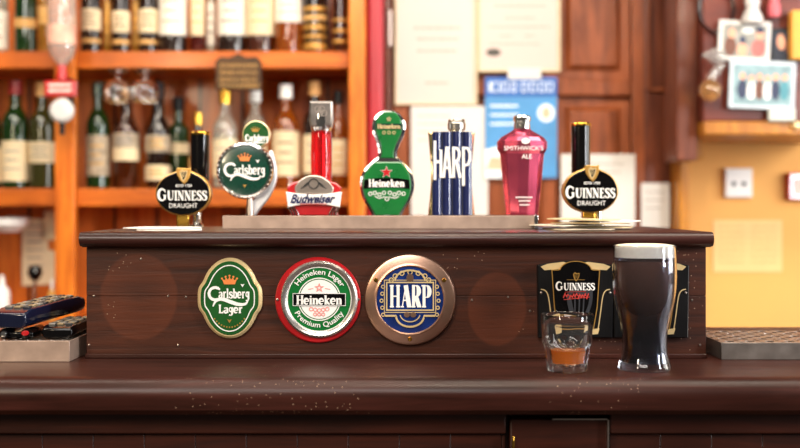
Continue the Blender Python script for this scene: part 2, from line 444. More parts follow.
# architraves
struct('trim_1', MB().box(W(384, 3.28), W(391, 3.28), 3.26, YW, 0, 2.9).box(W(645, 3.28), W(673, 3.28), 3.30, YW, 0, 2.9), m_dframe, bevel=.006)
struct('trim_2', MB().box(W(366.5, 3.16), W(383.5, 3.16), 3.15, 3.27, 0, 2.9), mat('red gloss paint', '#a8202c', .45, var=.1, coat=.0, scale=10), bevel=.012)
struct('trim_3', MB().box(W(675, 3.25), W(682, 3.25), 3.2, YW, 0, 2.9).box(W(682, 3.25), W(690, 3.25), 3.26, YW, 0, 2.9).box(W(690, 3.25), W(699, 3.25), 3.2, YW, Z(160, 3.25), 2.9), m_gold_wood, bevel=.006)
struct('trim_4', MB().box(W(648, 3.28), W(651, 3.28), 3.285, 3.30, Z(88, 3.28), 2.9).box(W(668, 3.28), W(671, 3.28), 3.285, 3.30, Z(88, 3.28), 2.9).box(W(651, 3.28), W(668, 3.28), 3.285, 3.30, Z(91, 3.28), Z(88, 3.28)), m_door, bevel=.003)
h = thing('door_hinge', 'old dark metal hinge on the frame right of the red post', 'hinge', (W(389.5, 3.25), 3.26, Z(28, 3.25)))
MB().box(-.014, .014, -.005, 0, -.05, .05).build('hinge_plate', m_dframe, h, bevel=.002)
MB().lathe([(0, -.055), (.007, -.052), (.007, .052), (0, .055)], 14, (0, -.006, 0)).build('hinge_pin', m_steel, h)

# ================================================================== BAR COUNTER
t = thing('bar_counter', 'dark plank front of the bar below the counter top', 'bar counter', (0, 1.31, 0))
XL, XR = -1.15, 1.15
mb = MB()
mb.box(XL, W(506, 1.31), 0, .02, Z(434, 1.31), 1.008).box(W(610, 1.31), XR, 0, .02, Z(434, 1.31), 1.008)
mb.build('top_rail', m_front, t, bevel=.002)
mb = MB(); pw = .0605
for sa, sb_ in ((XL, W(506, 1.31)), (W(611, 1.31), XR)):
    x = sa
    while x < sb_ - .001:
        mb.box(x+.0003, min(sb_, x+pw)-.0003, .008, .022, .1, Z(434, 1.31)-.002); x += pw
mb.build('plank_panel', m_front, t, bevel=.0005)
MB().box(XL, XR, .024, .5, .0, 1.007).build('carcass', m_front, t)
MB().box(XL, XR, -.01, .023, 0, .1).build('kick_board', m_front, t, bevel=.003)
hd = MB().box(W(510, 1.31), W(608, 1.31), .002, .022, .102, Z(419, 1.31)).build('hatch_door', m_front, t, bevel=.002)
MB().box(W(607, 1.31), W(608.6, 1.31), -.0035, .0018, .102, Z(419, 1.31)+.001).box(W(552, 1.31), W(608.6, 1.31), -.0035, .0018, Z(419, 1.31)-.0005, Z(419, 1.31)+.001).build('metal_edge', m_steel, hd)
MB().box(W(512, 1.31), W(514.5, 1.31), -.003, .0018, Z(452, 1.31), Z(436, 1.31)).build('hinge', m_brass, hd, bevel=.001)

prof = [(1.30, 1.05)] + [(1.30-.024*math.sin(a*PI/20), 1.05-.013+.013*math.cos(a*PI/20)) for a in range(1, 10)]
prof = [(1.82, 1.05), (1.31, 1.05), (1.300, 1.0499)]
for k in range(1, 13): a = k*PI/24; prof.append((1.299-.024*math.sin(a), 1.030+.0199*math.cos(a)))
prof += [(1.2752, 1.026), (1.277, 1.014), (1.283, 1.008), (1.82, 1.008)]
n = len(prof); vs = [(XL, y, z) for y, z in prof] + [(XR, y, z) for y, z in prof]
MBc = MB().add(vs, [(k, (k+1) % n, n+(k+1) % n, n+k) for k in range(n)] + [list(range(n)), list(range(n, 2*n))])
o = MBc.build('counter_top', m_counter, angle=30)
tag(o, 'long polished dark brown wooden counter top with rounded front edge', 'counter')

# ================================================================== TAP CABINET
YF = 1.452
XA, XB = W(86.5, YF), W(706, YF)
t = thing('tap_cabinet', 'dark wooden box on the counter carrying the round badges and the beer taps', 'cabinet', (0, YF, COUNTER))
HB = 1.195 - COUNTER
mk = lambda px, py, rx, ry: (W(px, YF), Z(py, YF)-COUNTER, rx*YF/FP, ry*YF/FP)
m_box = wood('cabinet front wood', '#2a1209', '#50240f', stretch=(1.1, 15, 15), rough=.5, coat=.0, bump=.3,
             marks=[mk(139, 297, 41, 46), mk(497, 309, 31, 39)], specks=170)
zj = Z(296, YF) - COUNTER
MB().box(XA, XB, 0, .02, .0, zj-.0002).build('front_board', m_box, t, bevel=.0005)
MB().box(XA, XB, 0, .02, zj+.0002, HB).build('front_board', m_box, t, bevel=.0005)
for a, b in ((XA, XA+.0176), (XB-.0176, XB)):
    MB().box(a, b, .0204, .34, 0, HB).build('side_panel', m_box, t, bevel=.0015)
MB().box(XA+.018, XB-.018, .32, .338, 0, HB).build('back_panel', m_box, t)
MB().box(XA-.001, XB+.001, -.0045, -.0012, 0, .006).build('base_bead', m_front, t, bevel=.0012)
# top board with rounded front edge
prof = [(.37, SHELF-COUNTER), (-.008, SHELF-COUNTER)]
for k in range(1, 12): a = k*PI/12; prof.append((-.009-.011*math.sin(a), (SHELF-COUNTER) -.0095 + .0095*math.cos(a)))
prof += [(-.006, HB+.0015), (-.004, HB), (.37, HB)]
n = len(prof); a, b = W(80.5, 1.44), W(712.5, 1.44)
q = MB().add([(a, y, z) for y, z in prof] + [(b, y, z) for y, z in prof], [(k, (k+1) % n, n+(k+1) % n, n+k) for k in range(n)] + [list(range(n)), list(range(n, 2*n))])
q.build('top_board', m_board, t, angle=30)
for px, py in ((94, 296), (168, 296), (186, 297), (89, 345), (178, 345), (472, 300), (530, 311), (692, 300), (700, 345), (141, 259), (508, 297)):
    MB().lathe([(0, -.0012), (.0012, -.0009), (.0016, 0)], 10, (W(px, YF), 0, Z(py, YF)-COUNTER), 'y').build('nail_head', m_steel, t)

# ================================================================== ROUND BADGES ON THE CABINET
def crown(mb, cx, cz, w, h, y, th=.0004):
    pts = [(-.36, -.5), (.36, -.5), (.5, .1), (.3, -.05), (.25, .28), (.1, .0), (0, .38), (-.1, .0), (-.25, .28), (-.3, -.05), (-.5, .1)]
    mb.plate([(cx+a*w, cz+b*h) for a, b in pts], y, y+th)
    for a, b in ((-.5, .14), (-.26, .33), (0, .45), (.26, .33), (.5, .14)): mb.plate(oval(cx+a*w, cz+b*h, w*.07, n=10), y-.0001, y+th)
def harp_mark(mb, cx, cz, w, h, y, th=.0005):
    mb.ribbon([(cx-.42*w, cz+.36*h), (cx-.2*w, cz+.5*h), (cx+.1*w, cz+.36*h), (cx+.42*w, cz+.46*h)], [w*.14, w*.2, w*.16, w*.12], y, y+th)
    mb.ribbon(smooth_line([(cx+.42*w, cz+.46*h), (cx+.38*w, cz+.1*h), (cx+.2*w, cz-.25*h), (cx-.02*w, cz-.5*h)], 4), w*.12, y-.00002, y+th)
    mb.ribbon(smooth_line([(cx-.42*w, cz+.36*h), (cx-.34*w, cz-.0*h), (cx-.2*w, cz-.3*h), (cx-.02*w, cz-.5*h)], 4), w*.17, y-.00004, y+th)
    for k in range(3): mb.ribbon([(cx+(-.18+.17*k)*w, cz+.38*h), (cx+(-.18+.15*k)*w, cz-(.22-.04*k)*h)], w*.05, y, y+th)
def heart(cx, cz, r): return [(cx-r, cz+r*.7), (cx, cz-r), (cx+r, cz+r*.7), (cx, cz+r*.35)]
def swoosh(mb, cx, cz, w, y, th=.0004):
    p = smooth_line([(-.5, -.13), (-.42, .02), (-.25, .08), (0, -.0), (.22, -.07), (.42, -.06), (.5, .04)], 4)
    n = len(p)-1; mb.ribbon([(cx+a*w, cz+b*w) for a, b in p], [w*(.03+.075*math.sin(PI*i/n)) for i in range(n+1)], y, y+th)

s = 1.444/FP
YB = YF - .0002
def badge_at(name, label, px, py): return thing(name, label, 'badge', (W(px, 1.448), YB, Z(py, 1.448)), 0)
# --- green shield-oval badge
t = badge_at('beer_badge', 'green scalloped oval badge with gold rim and crown on the cabinet front', 230, 298)
pts = []
for k in range(96):
    a = 2*PI*k/96; c, q = math.cos(a), math.sin(a)
    r = 1 / math.sqrt((c/29.6)**2 + (q/40.5)**2)
    r2 = 32.5/max(abs(c), .001) if abs(c) > .8 else 0
    side = 1/((abs(c)/32.4)**3.2+(abs(q)/21)**3.2)**(1/3.2)
    rr = max(r, side)
    pts.append((c*rr*s, q*rr*s))
for _ in range(1): pts = [((pts[i-1][0]+2*pts[i][0]+pts[(i+1) % 96][0])/4, (pts[i-1][1]+2*pts[i][1]+pts[(i+1) % 96][1])/4) for i in range(96)]
MB().plate(pts, -.007, 0, .003).build('rim', m_palegold, t)
inn = offset(pts, -3.4*s)
MB().plate(inn, -.0078, -.0065, .0006).build('face', m_green, t)
MB().rim(offset(pts, -7*s), 1.0*s, -.0083, -.0075).build('white_line', m_white, t, smooth=False)
mb = MB(); y = -.0084
word(mb, 'arlsberg', 4.6*s, 4.8*s, 31*s, 9.6*s, y, T=.22, t=.1, gap=.02)
mb.ribbon([(x*s, z*s) for x, z in arc(-14.3, 4.6, 6.2, 6.2, 40, 310, 12)], [1.4*s]+[2.8*s]*11+[1.4*s], y-.00005, y+.0005)
swoosh(mb, 1*s, -3.6*s, 35*s, y)
word(mb, 'Lager', 1*s, -10.6*s, 24*s, 8.4*s, y, T=.24, t=.1, gap=.0)
mb.build('lettering', m_white, t, smooth=False)
mb = MB(); crown(mb, 0, 18.5*s, 15*s, 9*s, y); mb.build('crown', m_orangep, t, smooth=False)
mb = MB(); mb.plate(heart(13*s, 13*s, 2*s), y, y+.0004); mb.build('white_leaf', m_white, t, smooth=False)
mb = MB(); mb.plate(heart(0, -22.5*s, 2.4*s), y, y+.0004)
for k in range(13):
    a = math.radians(270-42+84*k/12); R = 31
    mb.plate(oval(math.cos(a)*R*s*.72, (4+math.sin(a)*(R+2))*s, .9*s, n=6), y, y+.0004)
mb.build('gold_ornament', m_gold, t, smooth=False)
# --- red round badge
t = badge_at('beer_badge', 'red rimmed round badge with green ring and black name band on the cabinet front', 318, 300)
MB().plate(oval(0, 0, 43*s, n=64), -.004, 0, .0015).build('backing_disc', m_red, t)
cx, cz = 1.5*s, 1*s
MB().lathe([(31.5*s, -.0065), (33.5*s, -.0095), (36.5*s, -.0105), (38.3*s, -.0085), (38.8*s, -.0042), (31*s, -.0042)], 64, (cx, 0, cz), 'y', cap=False).build('chrome_ring', mat('satin steel ring', '#cfcac4', .28, .9, var=.1), t)
MB().plate(oval(cx, cz, 33*s, n=64), -.0072, -.0042).build('green_disc', m_green2, t, smooth=False)
y = -.0078
MB().band(oval(cx, cz, 32.6*s), oval(cx, cz, 31.6*s), y, y+.0008).band(oval(cx, cz, 21.6*s), oval(cx, cz, 20.6*s), y, y+.0008).plate(oval(cx, cz, 19.6*s), y, y+.0008).build('white_disc', m_white, t, smooth=False)
MB().plate([(cx-26.5*s, cz-6.6*s), (cx+26.5*s, cz-6.6*s), (cx+26.5*s, cz+6*s), (cx-26.5*s, cz+6*s)], -.0085, -.0074).build('name_band', m_black, t, smooth=False)
mb = MB(); y = -.0091
word(mb, 'Heineken', cx, cz-.6*s, 46*s, 9*s, y, T=.25, t=.1, gap=0)
def on_arc(R, a_mid, span, hgt, up=True):
    def fn(u, v):
        a = math.radians(a_mid - u*span) if up else math.radians(a_mid + u*span)
        r = R + (v if up else -v)*hgt
        return (cx + r*math.cos(a)*s, cz + r*math.sin(a)*s)
    return fn
sans(mb, 'Heineken Lager', 0, 0, 1, 1, y+.0008, fn=on_arc(26.6, 88, 118, 7), bold=.012)
sans(mb, 'Premium Quality', 0, 0, 1, 1, y+.0008, fn=on_arc(26.4, 270, 122, 7, False), bold=.012)
mb.rim([(cx-26.5*s, cz-6.6*s), (cx+26.5*s, cz-6.6*s), (cx+26.5*s, cz+6*s), (cx-26.5*s, cz+6*s)], .5*s, -.0088, -.0084)
mb.build('lettering', m_white, t, smooth=False)
mb = MB()
def star(cx, cz, r): return [(cx+(r if k % 2 == 0 else r*.42)*math.sin(k*PI/5), cz+(r if k % 2 == 0 else r*.42)*math.cos(k*PI/5)) for k in range(10)]
mb.rim(star(cx, cz+11.5*s, 5*s), 1.1*s, -.0083, -.0078)
for sx in (-1, 1):
    mb.ribbon([(cx+sx*6*s, cz+11*s), (cx+sx*11*s, cz+10*s)], .7*s, -.0083, -.0078)
for k in range(5): mb.rim(oval(cx+(-8+4*k)*s, cz-(11+abs(k-2)*-.6)*s, 2.2*s, n=10), .8*s, -.0083-.00002*k, -.0078)
for k in range(3): mb.rim(oval(cx+(-4+4*k)*s, cz-15*s, 2*s, n=10), .8*s, -.0084-.00002*k, -.0078)
mb.build('red_ornament', m_pinktxt, t, smooth=False)
for sx in (-1, 1): MB().lathe([(0, -.0018), (1.2*s, -.0014), (1.5*s, 0)], 12, (sx*40.5*s, -.004, .5*s), 'y').build('screw', m_steel, t)
# --- blue badge in copper ring
t = badge_at('beer_badge', 'blue round badge inside a wide copper coloured ring on the cabinet front', 410, 299.5)
MB().lathe([(33.5*s, -.001), (33.5*s, -.0075), (34.6*s, -.009), (37*s, -.0078), (43*s, -.0075), (45*s, -.0062), (46.4*s, -.001)], 72, (0, 0, 0), 'y', cap=False).lathe([(33.5*s, -.001), (46.4*s, -.001)], 72, (0, 0, 0), 'y', cap=False).build('copper_ring', m_copper, t)
MB().lathe([(0, -.0078), (20*s, -.0073), (33.7*s, -.0055), (33.7*s, -.001), (0, -.001)], 64, (0, 0, 0), 'y', cap=False).build('blue_lens', m_navy, t)
for a in (150, 30, 270): MB().lathe([(0, -.0022), (1.8*s, -.0018), (2.4*s, 0)], 14, (39.3*s*math.cos(math.radians(a)), -.0072, 39.3*s*math.sin(math.radians(a))), 'y').build('screw', m_brass, t)
yy = -.0086
mb = MB()
mb.rim([(-24*s, -11*s), (24*s, -11*s), (24*s, 18*s), (-24*s, 18*s)], 1.3*s, yy, yy+.001)
mb.rim([(-26*s, -13*s), (26*s, -13*s), (26*s, 20*s), (-26*s, 20*s)], .7*s, yy+.0002, yy+.0012)
mb.ribbon([(x*s, z*s) for x, z in [(-25, -16), (-14, -16)] + arc(0, -16, 14, 11, 180, 360, 14) + [(25, -16)]], 1.8*s, yy+.0001, yy+.0014)
mb.ribbon([(x*s, z*s) for x, z in arc(0, -14, 10, 8, 190, 350, 14)], 1.0*s, yy+.0001, yy+.0014)
mb.ribbon([(x*s, z*s) for x, z in arc(0, 19, 15, 10.5, 0, 180, 14)], 1.7*s, yy+.0001, yy+.0018)
for k in range(7):
    a = math.radians(15+25*k); mb.rim(oval(19*s*math.cos(a)*1.02, (17+10.5*math.sin(a))*s, 2.6*s, n=12), .9*s, yy+.0003-.00002*k, yy+.0026)
for sx in (-1, 1):
    for k in range(5): mb.rim(oval(sx*(28.5-abs(k-2)*.8)*s, (13-7*k)*s, 2.1*s, n=10), .9*s, yy+.0009, yy+.0032)
mb.build('gold_scrollwork', m_palegold, t, smooth=False)
mb = MB().plate(oval(0, 22*s, 3.6*s, 4.2*s, n=20), yy-.0002, yy+.001)
for sx in (-1, 1): mb.plate(oval(sx*3.2*s, -15*s, 3*s, 2.6*s, n=16), yy-.0001-.00002*sx, yy+.0014)
mb.build('copper_medallion', m_copper, t, smooth=False)
mb = MB(); word(mb, 'HARP', 0, 3.6*s, 41*s, 22.5*s, yy-.0006, T=.25, t=.06, gap=.03, th=.0008); mb.build('lettering', m_white, t, smooth=False)

# --- black plates behind the glasses
def black_plate(px, label):
    t = thing('beer_sign', label, 'sign', (W(px, 1.446), YB, Z(299, 1.446)), 0, 'black arched signs on the cabinet front')
    s = 1.444/FP
    P = lambda L: [(a*s, b*s) for a, b in L]
    top = [(38, 34)] + [(38-76*k/16, 34+4.5*math.sin(PI*k/16)) for k in range(1, 16)] + [(-38, 34)]
    out = P([(-37, -38.5), (37, -38.5)] + top)
    MB().plate(out, -.010, 0, .0012).build('plate', m_blackm, t)
    # gold strip along the arched top, left and right of the raised hump
    mb = MB()
    for sx in (-1, 1):
        L = [(sx*35, 32.6), (sx*28, 35.4), (sx*12, 37.4), (sx*9, 36.6), (sx*13, 33.4), (sx*16, 30.2), (sx*31, 29)]
        MB().plate(P(L), -.0106, -.0098).build('gold_crest', m_palegold, t, smooth=False)
    hump = P([(-23.5, 29)] + [(-17.5, 29)] + arc(0, 28.5, 15.5, 9.3, 172, 8, 14) + [(17.5, 29), (23.5, 29), (21, -8), (17, -31), (-17, -31), (-21, -8)])
    MB().plate(hump, -.0125, -.0098, .0008).build('raised_panel', m_black, t)
    mb = MB(); mb.rim(offset(hump, .7*s), .8*s, -.0128, -.0112)
    mb.build('gold_line', m_gold, t, smooth=False)
    mb = MB()
    for sx in (-1, 1):
        mb.ribbon(P(smooth_line([(sx*34.5, 10), (sx*30, 8.5), (sx*27, 2), (sx*24.5, -16), (sx*22, -31), (sx*18, -34)], 4)), 1.0*s, -.0108, -.0098)
        mb.plate(P([(sx*15, -30), (sx*23.6, -29), (sx*22, -34.5), (sx*15, -35)]), -.0129, -.0098)
    mb.build('gold_trim', m_palegold, t, smooth=False)
    for sx in (-1, 1):
        MB().lathe([(0, -.0022), (1.0*s, -.0016), (1.4*s, 0)], 12, (sx*34.3*s, -.0099, 6.5*s), 'y').build('screw', m_steel, t)
    mb = MB(); harp_mark(mb, .5*s, 22.5*s, 6.5*s, 8*s, -.0131); mb.ribbon(P([(-9, 19.6), (9, 19.6)]), .4*s, -.0129, -.0124); mb.build('harp_emblem', m_gold, t, smooth=False)
    mb = MB(); harp_mark(mb, 4*s, -8*s, 27*s, 36*s, -.01262, .0002); mb.build('harp_ghost', mat('charcoal print', '#2b2c31', .4), t, smooth=False)
    mb = MB(); word(mb, 'G', -16.3*s, 13.4*s, 7.2*s, 8.6*s, -.0131, T=.24, t=.08)
    word(mb, 'UINNESS', 3.4*s, 12.8*s, 31*s, 7.2*s, -.0131, T=.24, t=.08); mb.build('lettering', m_white, t, smooth=False)
    mb = MB()
    for k in range(9): mb.ribbon(P([(-12.5+2.9*k, 1.5+math.sin(k*2.1)*1.2), (-10.5+2.9*k, 5.5+math.cos(k*1.7)*1)]), 1.0*s, -.01295-.00001*k, -.0124)
    for k in range(8): mb.ribbon(P([(-11+2.9*k, 5+math.cos(k*1.3)*.8), (-8.8+2.9*k, 2.2+math.sin(k*1.9))]), .8*s, -.01292-.00001*k, -.0124)
    mb.ribbon(P([(-12, -.2), (14, 2.4)]), .5*s, -.0129, -.0124)
    mb.ribbon(P([(-11, 7.4), (10, 8)]), .35*s, -.0129, -.0124)
    mb.build('red_script', m_redtxt, t, smooth=False)
    return t
black_plate(575, 'black arched sign with gold edging, seen behind the short whiskey glass')
black_plate(650.5, 'black arched sign with gold edging, mostly hidden behind the pint of stout')

# ================================================================== PINT AND GLASS
t = thing('pint_glass', 'tall tulip pint glass of black stout with a creamy head on the counter', 'glass', (W(644.5, 1.353), 1.353, COUNTER))
s = 1.353/FP
pr = [(0, 25.2), (1.5, 26.2), (4, 26), (8, 24.6), (14, 23), (22, 22.2), (32, 22.1), (42, 23.3), (52, 25.6), (62, 28.2), (72, 30.1), (82, 31.2), (92, 31.7), (102, 31.6), (112, 31.1), (120, 30.7), (123.2, 30.5)]
pr = [(z*s, r*s) for z, r in smooth_line(pr, 3)]
outer = [(r, z) for z, r in pr]
wall = .0016
inner = [(r-wall, z) for r, z in outer if z > .009]
g = MB().lathe([(0, .0005)] + outer + [(outer[-1][0]-.0008, outer[-1][1]+.0007)] + inner[::-1] + [(inner[0][0]*.6, .0082), (0, .0078)], 64, cap=False)
m_pg = mat('dewy pint glass', '#e8eeff', .05, trans=1, ior=1.45, var=0)
g.build('glass_wall', m_pg, t)
zf = .1352
beer = [(r-.0001, z) for r, z in inner if z < zf]
m_stout = mat('black stout', '#0f0604', .2, var=.3, coat=.3)
nt = m_stout.node_tree; sx_ = nt.nodes.new('ShaderNodeSeparateXYZ'); tc_ = nt.nodes.new('ShaderNodeTexCoord'); rr_ = nt.nodes.new('ShaderNodeMapRange')
rr_.inputs['From Min'].default_value = .045; rr_.inputs['From Max'].default_value = .135
cm_ = nt.nodes.new('ShaderNodeMixRGB'); cm_.inputs['Color1'].default_value = lin('#0b0403'); cm_.inputs['Color2'].default_value = lin('#60402f')
nt.links.new(tc_.outputs['Object'], sx_.inputs[0]); nt.links.new(sx_.outputs[2], rr_.inputs['Value']); nt.links.new(rr_.outputs[0], cm_.inputs['Fac'])
nt.links.new(cm_.outputs[0], nt.nodes['Principled BSDF'].inputs['Base Color'])
MB().lathe([(0, beer[0][1]+.0002)] + [(r-.0003, z+.0002) for r, z in beer] + [(0, beer[-1][1])], 48, cap=False).build('stout', m_stout, t)
foam = [(r-.0001, z) for r, z in inner if z >= zf]
zt = foam[-1][1]
fm = [(0, zf)] + [(r-.0003, z) for r, z in foam[:-1]] + [(foam[-1][0]-.0012, zt+.0012), (foam[-1][0]*.7, zt+.0025), (0, zt+.003)]
MB().lathe(fm, 48, cap=False).build('foam_head', mat('cream foam', '#ffeccc', .7, var=.06, scale=200, bump=.3), t)

t = thing('whiskey_glass', 'short fluted tumbler with a little amber whiskey, left of the stout', 'glass', (W(567, 1.34), 1.34, COUNTER))
s = 1.34/FP
N = 60
def fluted(prof, flute):
    vs, fs, rows = [], [], []
    for r, z, amt in prof:
        rows.append(list(range(len(vs), len(vs)+N)))
        for k in range(N):
            a = 2*PI*k/N; cell = abs(math.sin(a*10/2))
            rr = r*(1 - flute*amt*(1-cell)**1.0)
            vs.append((rr*math.cos(a), rr*math.sin(a), z))
    for a, b in zip(rows, rows[1:]):
        for k in range(N): fs.append((a[k], a[(k+1) % N], b[(k+1) % N], b[k]))
    return vs, fs, rows
Rb, Rt, Hg = 20*s, 26*s, 57*s
op = [(Rb*.93, 0, 0), (Rb, .001, .3), (Rb*1.03, .006, 1), (Rb+.0012, .014, 1), (Rb+.0026, .022, 1), (Rb+.0036, .029, 1), (Rb+.0056, .033, .8), (Rb+.0062, .036, .2), (Rt-.0012, .045, 0), (Rt-.0006, .056, 0), (Rt, Hg-.001, 0), (Rt-.0006, Hg, 0),
      (Rt-.0016, Hg-.0006, 0), (Rt-.0026, .056, 0), (Rt-.0034, .045, 0), (Rb+.0034, .034, 0), (Rb+.0006, .028, 0), (Rb-.0012, .018, 0), (Rb-.0026, .0105, 0), (Rb*.6, .0088, 0)]
vs, fs, rows = fluted(op, .11)
vs += [(0, 0, .0006), (0, 0, .0085)]
for k in range(N): fs.append((rows[0][(k+1) % N], rows[0][k], len(vs)-2)); fs.append((rows[-1][k], rows[-1][(k+1) % N], len(vs)-1))
MB().add(vs, fs).build('glass_wall', m_glass, t, angle=60)
lp = [(0, .0089), (Rb*.58, .0092), (Rb-.0031, .0109), (Rb-.0016, .018), (Rb+.0000, .0265), (Rb-.0012, .0262), (0, .0261)]
MB().lathe(lp, 48, cap=False).build('whiskey', mat('amber whiskey', '#f08c0c', .03, trans=.6, ior=1.36, var=.0), t)

# ================================================================== DRIP TRAYS
def perforated(x0, x1, y0, y1, z, cell, r, th=.0012, skip=None):
    """flat sheet with round holes"""
    nx = max(1, round((x1-x0)/cell)); ny = max(1, round((y1-y0)/cell)); cx = (x1-x0)/nx; cy = (y1-y0)/ny
    mb = MB(); K = 12
    sq = []
    for k in range(K):
        a = 2*PI*k/K; c, q = math.cos(a), math.sin(a); m = max(abs(c), abs(q)); sq.append((c/m/2, q/m/2, c, q))
    for i in range(nx):
        for j in range(ny):
            ox = x0+(i+.5)*cx; oy = y0+(j+.5)*cy
            if skip and skip(i, j): mb.box(ox-cx/2, ox+cx/2, oy-cy/2, oy+cy/2, z-th, z); continue
            vs = [(ox+a*cx, oy+b*cy, z) for a, b, c, q in sq] + [(ox+c*r, oy+q*r, z) for a, b, c, q in sq] + [(ox+c*r, oy+q*r, z-th) for a, b, c, q in sq]
            fs = []
            for k in range(K):
                l = (k+1) % K; fs += [(k, l, K+l, K+k), (K+k, K+l, 2*K+l, 2*K+k)]
            mb.add(vs, fs)
    return mb
def drip_tray(loc, w, dpt, hgt, label, cell=.015, m_=None):
    t = thing('drip_tray', label, 'drip tray', loc)
    th = .0015
    mb = MB().box(0, w, 0, th, 0, hgt).box(0, w, dpt-th, dpt, 0, hgt).box(0, th, th, dpt-th, 0, hgt).box(w-th, w, th, dpt-th, 0, hgt).box(th, w-th, th, dpt-th, 0, th)
    mb.build('tray_pan', m_ or m_traysteel, t, bevel=.0005)
    perforated(.0016, w-.0016, .0016, dpt-.0016, hgt-.0002, cell, cell*.26).build('drip_grille', m_steel, t, smooth=False)
    return t
zt = Z(341, 1.415)
TLX1 = W(69.5, 1.415)
drip_tray((TLX1-.26, 1.415, COUNTER+.0003), .26, .155, zt-COUNTER, 'steel drip tray under the remote controls left of the cabinet')
zr = Z(343, 1.434)
drip_tray((W(721.5, 1.434), 1.434, COUNTER+.0003), .24, .145, zr-COUNTER, 'steel perforated drip tray on the counter right of the cabinet', cell=.026, m_=mat('grey worn steel', '#8f8780', .35, .8, var=.2, scale=40))
# on top of the cabinet
x0, x1 = W(222.5, 1.62), W(537, 1.62)
t = thing('drip_tray', 'long narrow steel drip tray along the top of the cabinet before the taps', 'drip tray', ((x0+x1)/2, 1.62, SHELF+.0003))
wd = (x1-x0)/2; hh = Z(216, 1.62)-SHELF; th = .0015
MB().box(-wd, wd, 0, th, 0, hh).box(-wd, wd, .065, .065+th, 0, hh).box(-wd, -wd+th, th, .065, 0, hh).box(wd-th, wd, th, .065, 0, hh).box(-wd+th, wd-th, th, .065, 0, th).build('tray_pan', m_traysteel, t, bevel=.0006)
perforated(-wd+.0016, wd-.0016, .0016, .0648, hh-.0006, .0125, .003).build('drip_grille', m_steel, t, smooth=False)
MB().box(wd-.004, wd+.0015, -.001, .0, -.0002, hh+.001).box(wd+.0002, wd+.0015, .0, .066, -.0002, hh+.001).build('corner_trim', m_chrome, t, bevel=.0004)

# ================================================================== BEER TAPS
TD = 1.72; s = TD/FP
def tap(px, label): return thing('beer_tap', label, 'beer tap', (W(px, TD), TD, SHELF+.0002))
def base_column(t, r=.012, top=.02, m=None):
    MB().lathe([(0, 0), (r*1.6, 0), (r*1.6, .003), (r, .006), (r, top), (0, top)], 28).build('base_column', m or m_chrome, t)
def oval_tap(px, py, hx, htop, label, col_r=9.6, finial=False):
    t = tap(px, label); F = frame(px, TD, SHELF)
    cx, cz = F(px, py)
    out = oval(cx, cz, 27.5*s, 22.3*s, n=56)
    # hump for the harp
    out = [(x, z + (3.2*s*max(0, 1-abs(x-1*s)/(9*s)) if z > cz else 0)) for x, z in out]
    MB().plate(out, -.008, .012, .002).build('badge_rim', m_gold, t)
    MB().plate(offset(out, -1.1*s), -.0092, -.007, .0008).build('badge_face', m_black, t)
    mb = MB(); y = -.0097
    word(mb, 'G', cx-20.4*s, cz-1.4*s, 9*s, 12*s, y, T=.24, t=.09)
    word(mb, 'UINNESS', cx+4.3*s, cz-2.2*s, 39.5*s, 9.6*s, y, T=.24, t=.09)
    sans(mb, 'DRAUGHT', cx+.5*s, cz-12.2*s, 28*s, 4.6*s, y, bold=.0)
    sans(mb, 'ESTD 1759', cx+1*s, cz+7.6*s, 16*s, 2.6*s, y, bold=.02)
    mb.build('lettering', m_white, t, smooth=False)
    mb = MB(); mb.plate([(cx+a*s, cz+b*s) for a, b in [(-6.5, 23.5), (-5, 25.5), (5, 24.8), (8, 26), (7.5, 18), (5, 12.5), (1.5, 9), (-2, 12.5), (-5.5, 18)]], -.0112, -.008, .0008); mb.build('harp_plate', m_gold, t)
    mb = MB(); mb.plate([(cx+a*s, cz+b*s) for a, b in [(-3.2, 20.5), (4.8, 21.5), (4, 17), (1.3, 12)]], -.0115, -.0108); mb.build('harp_inlay', m_blackm, t, smooth=False)
    mb = MB(); harp_mark(mb, cx+1*s, cz+17.5*s, 8*s, 11*s, -.0119); mb.build('harp_emblem', m_palegold, t, smooth=False)
    hz0 = F(0, py)[1]; hz1 = F(0, htop)[1]; X = (hx-px)*s
    MB().lathe([(0, hz0-.012), (col_r*s*.9, hz0-.01), (col_r*s*.98, hz0+.03), (col_r*s, hz1-.004), (0, hz1-.004)], 32, (X, .026, 0)).build('handle', m_black, t)
    MB().lathe([(0, hz1-.005), (col_r*s*1.08, hz1-.005), (col_r*s*1.12, hz1-.002), (col_r*s*1.05, hz1), (col_r*s*.8, hz1+.0015), (0, hz1+.002)], 32, (X, .026, 0)).build('brass_cap', m_brass, t)
    MB().box(-7.5*s, 5*s, -.002, .014, 0, F(0, py+19)[1]).build('neck', m_brass, t, bevel=.0015)
    MB().lathe([(0, .0), (6.5*s, .0), (6.5*s, .004), (4*s, .007), (4*s, F(0, py+10)[1]), (0, F(0, py+10)[1])], 24, (10.5*s, .022, 0)).build('spout', m_chrome, t)
    return t
oval_tap(184, 193.5, 197, 131, 'black oval beer tap with gold harp, at the far left end of the tap row')
oval_tap(590, 191, 583.5, 122, 'black oval beer tap with gold harp, at the far right end of the tap row')

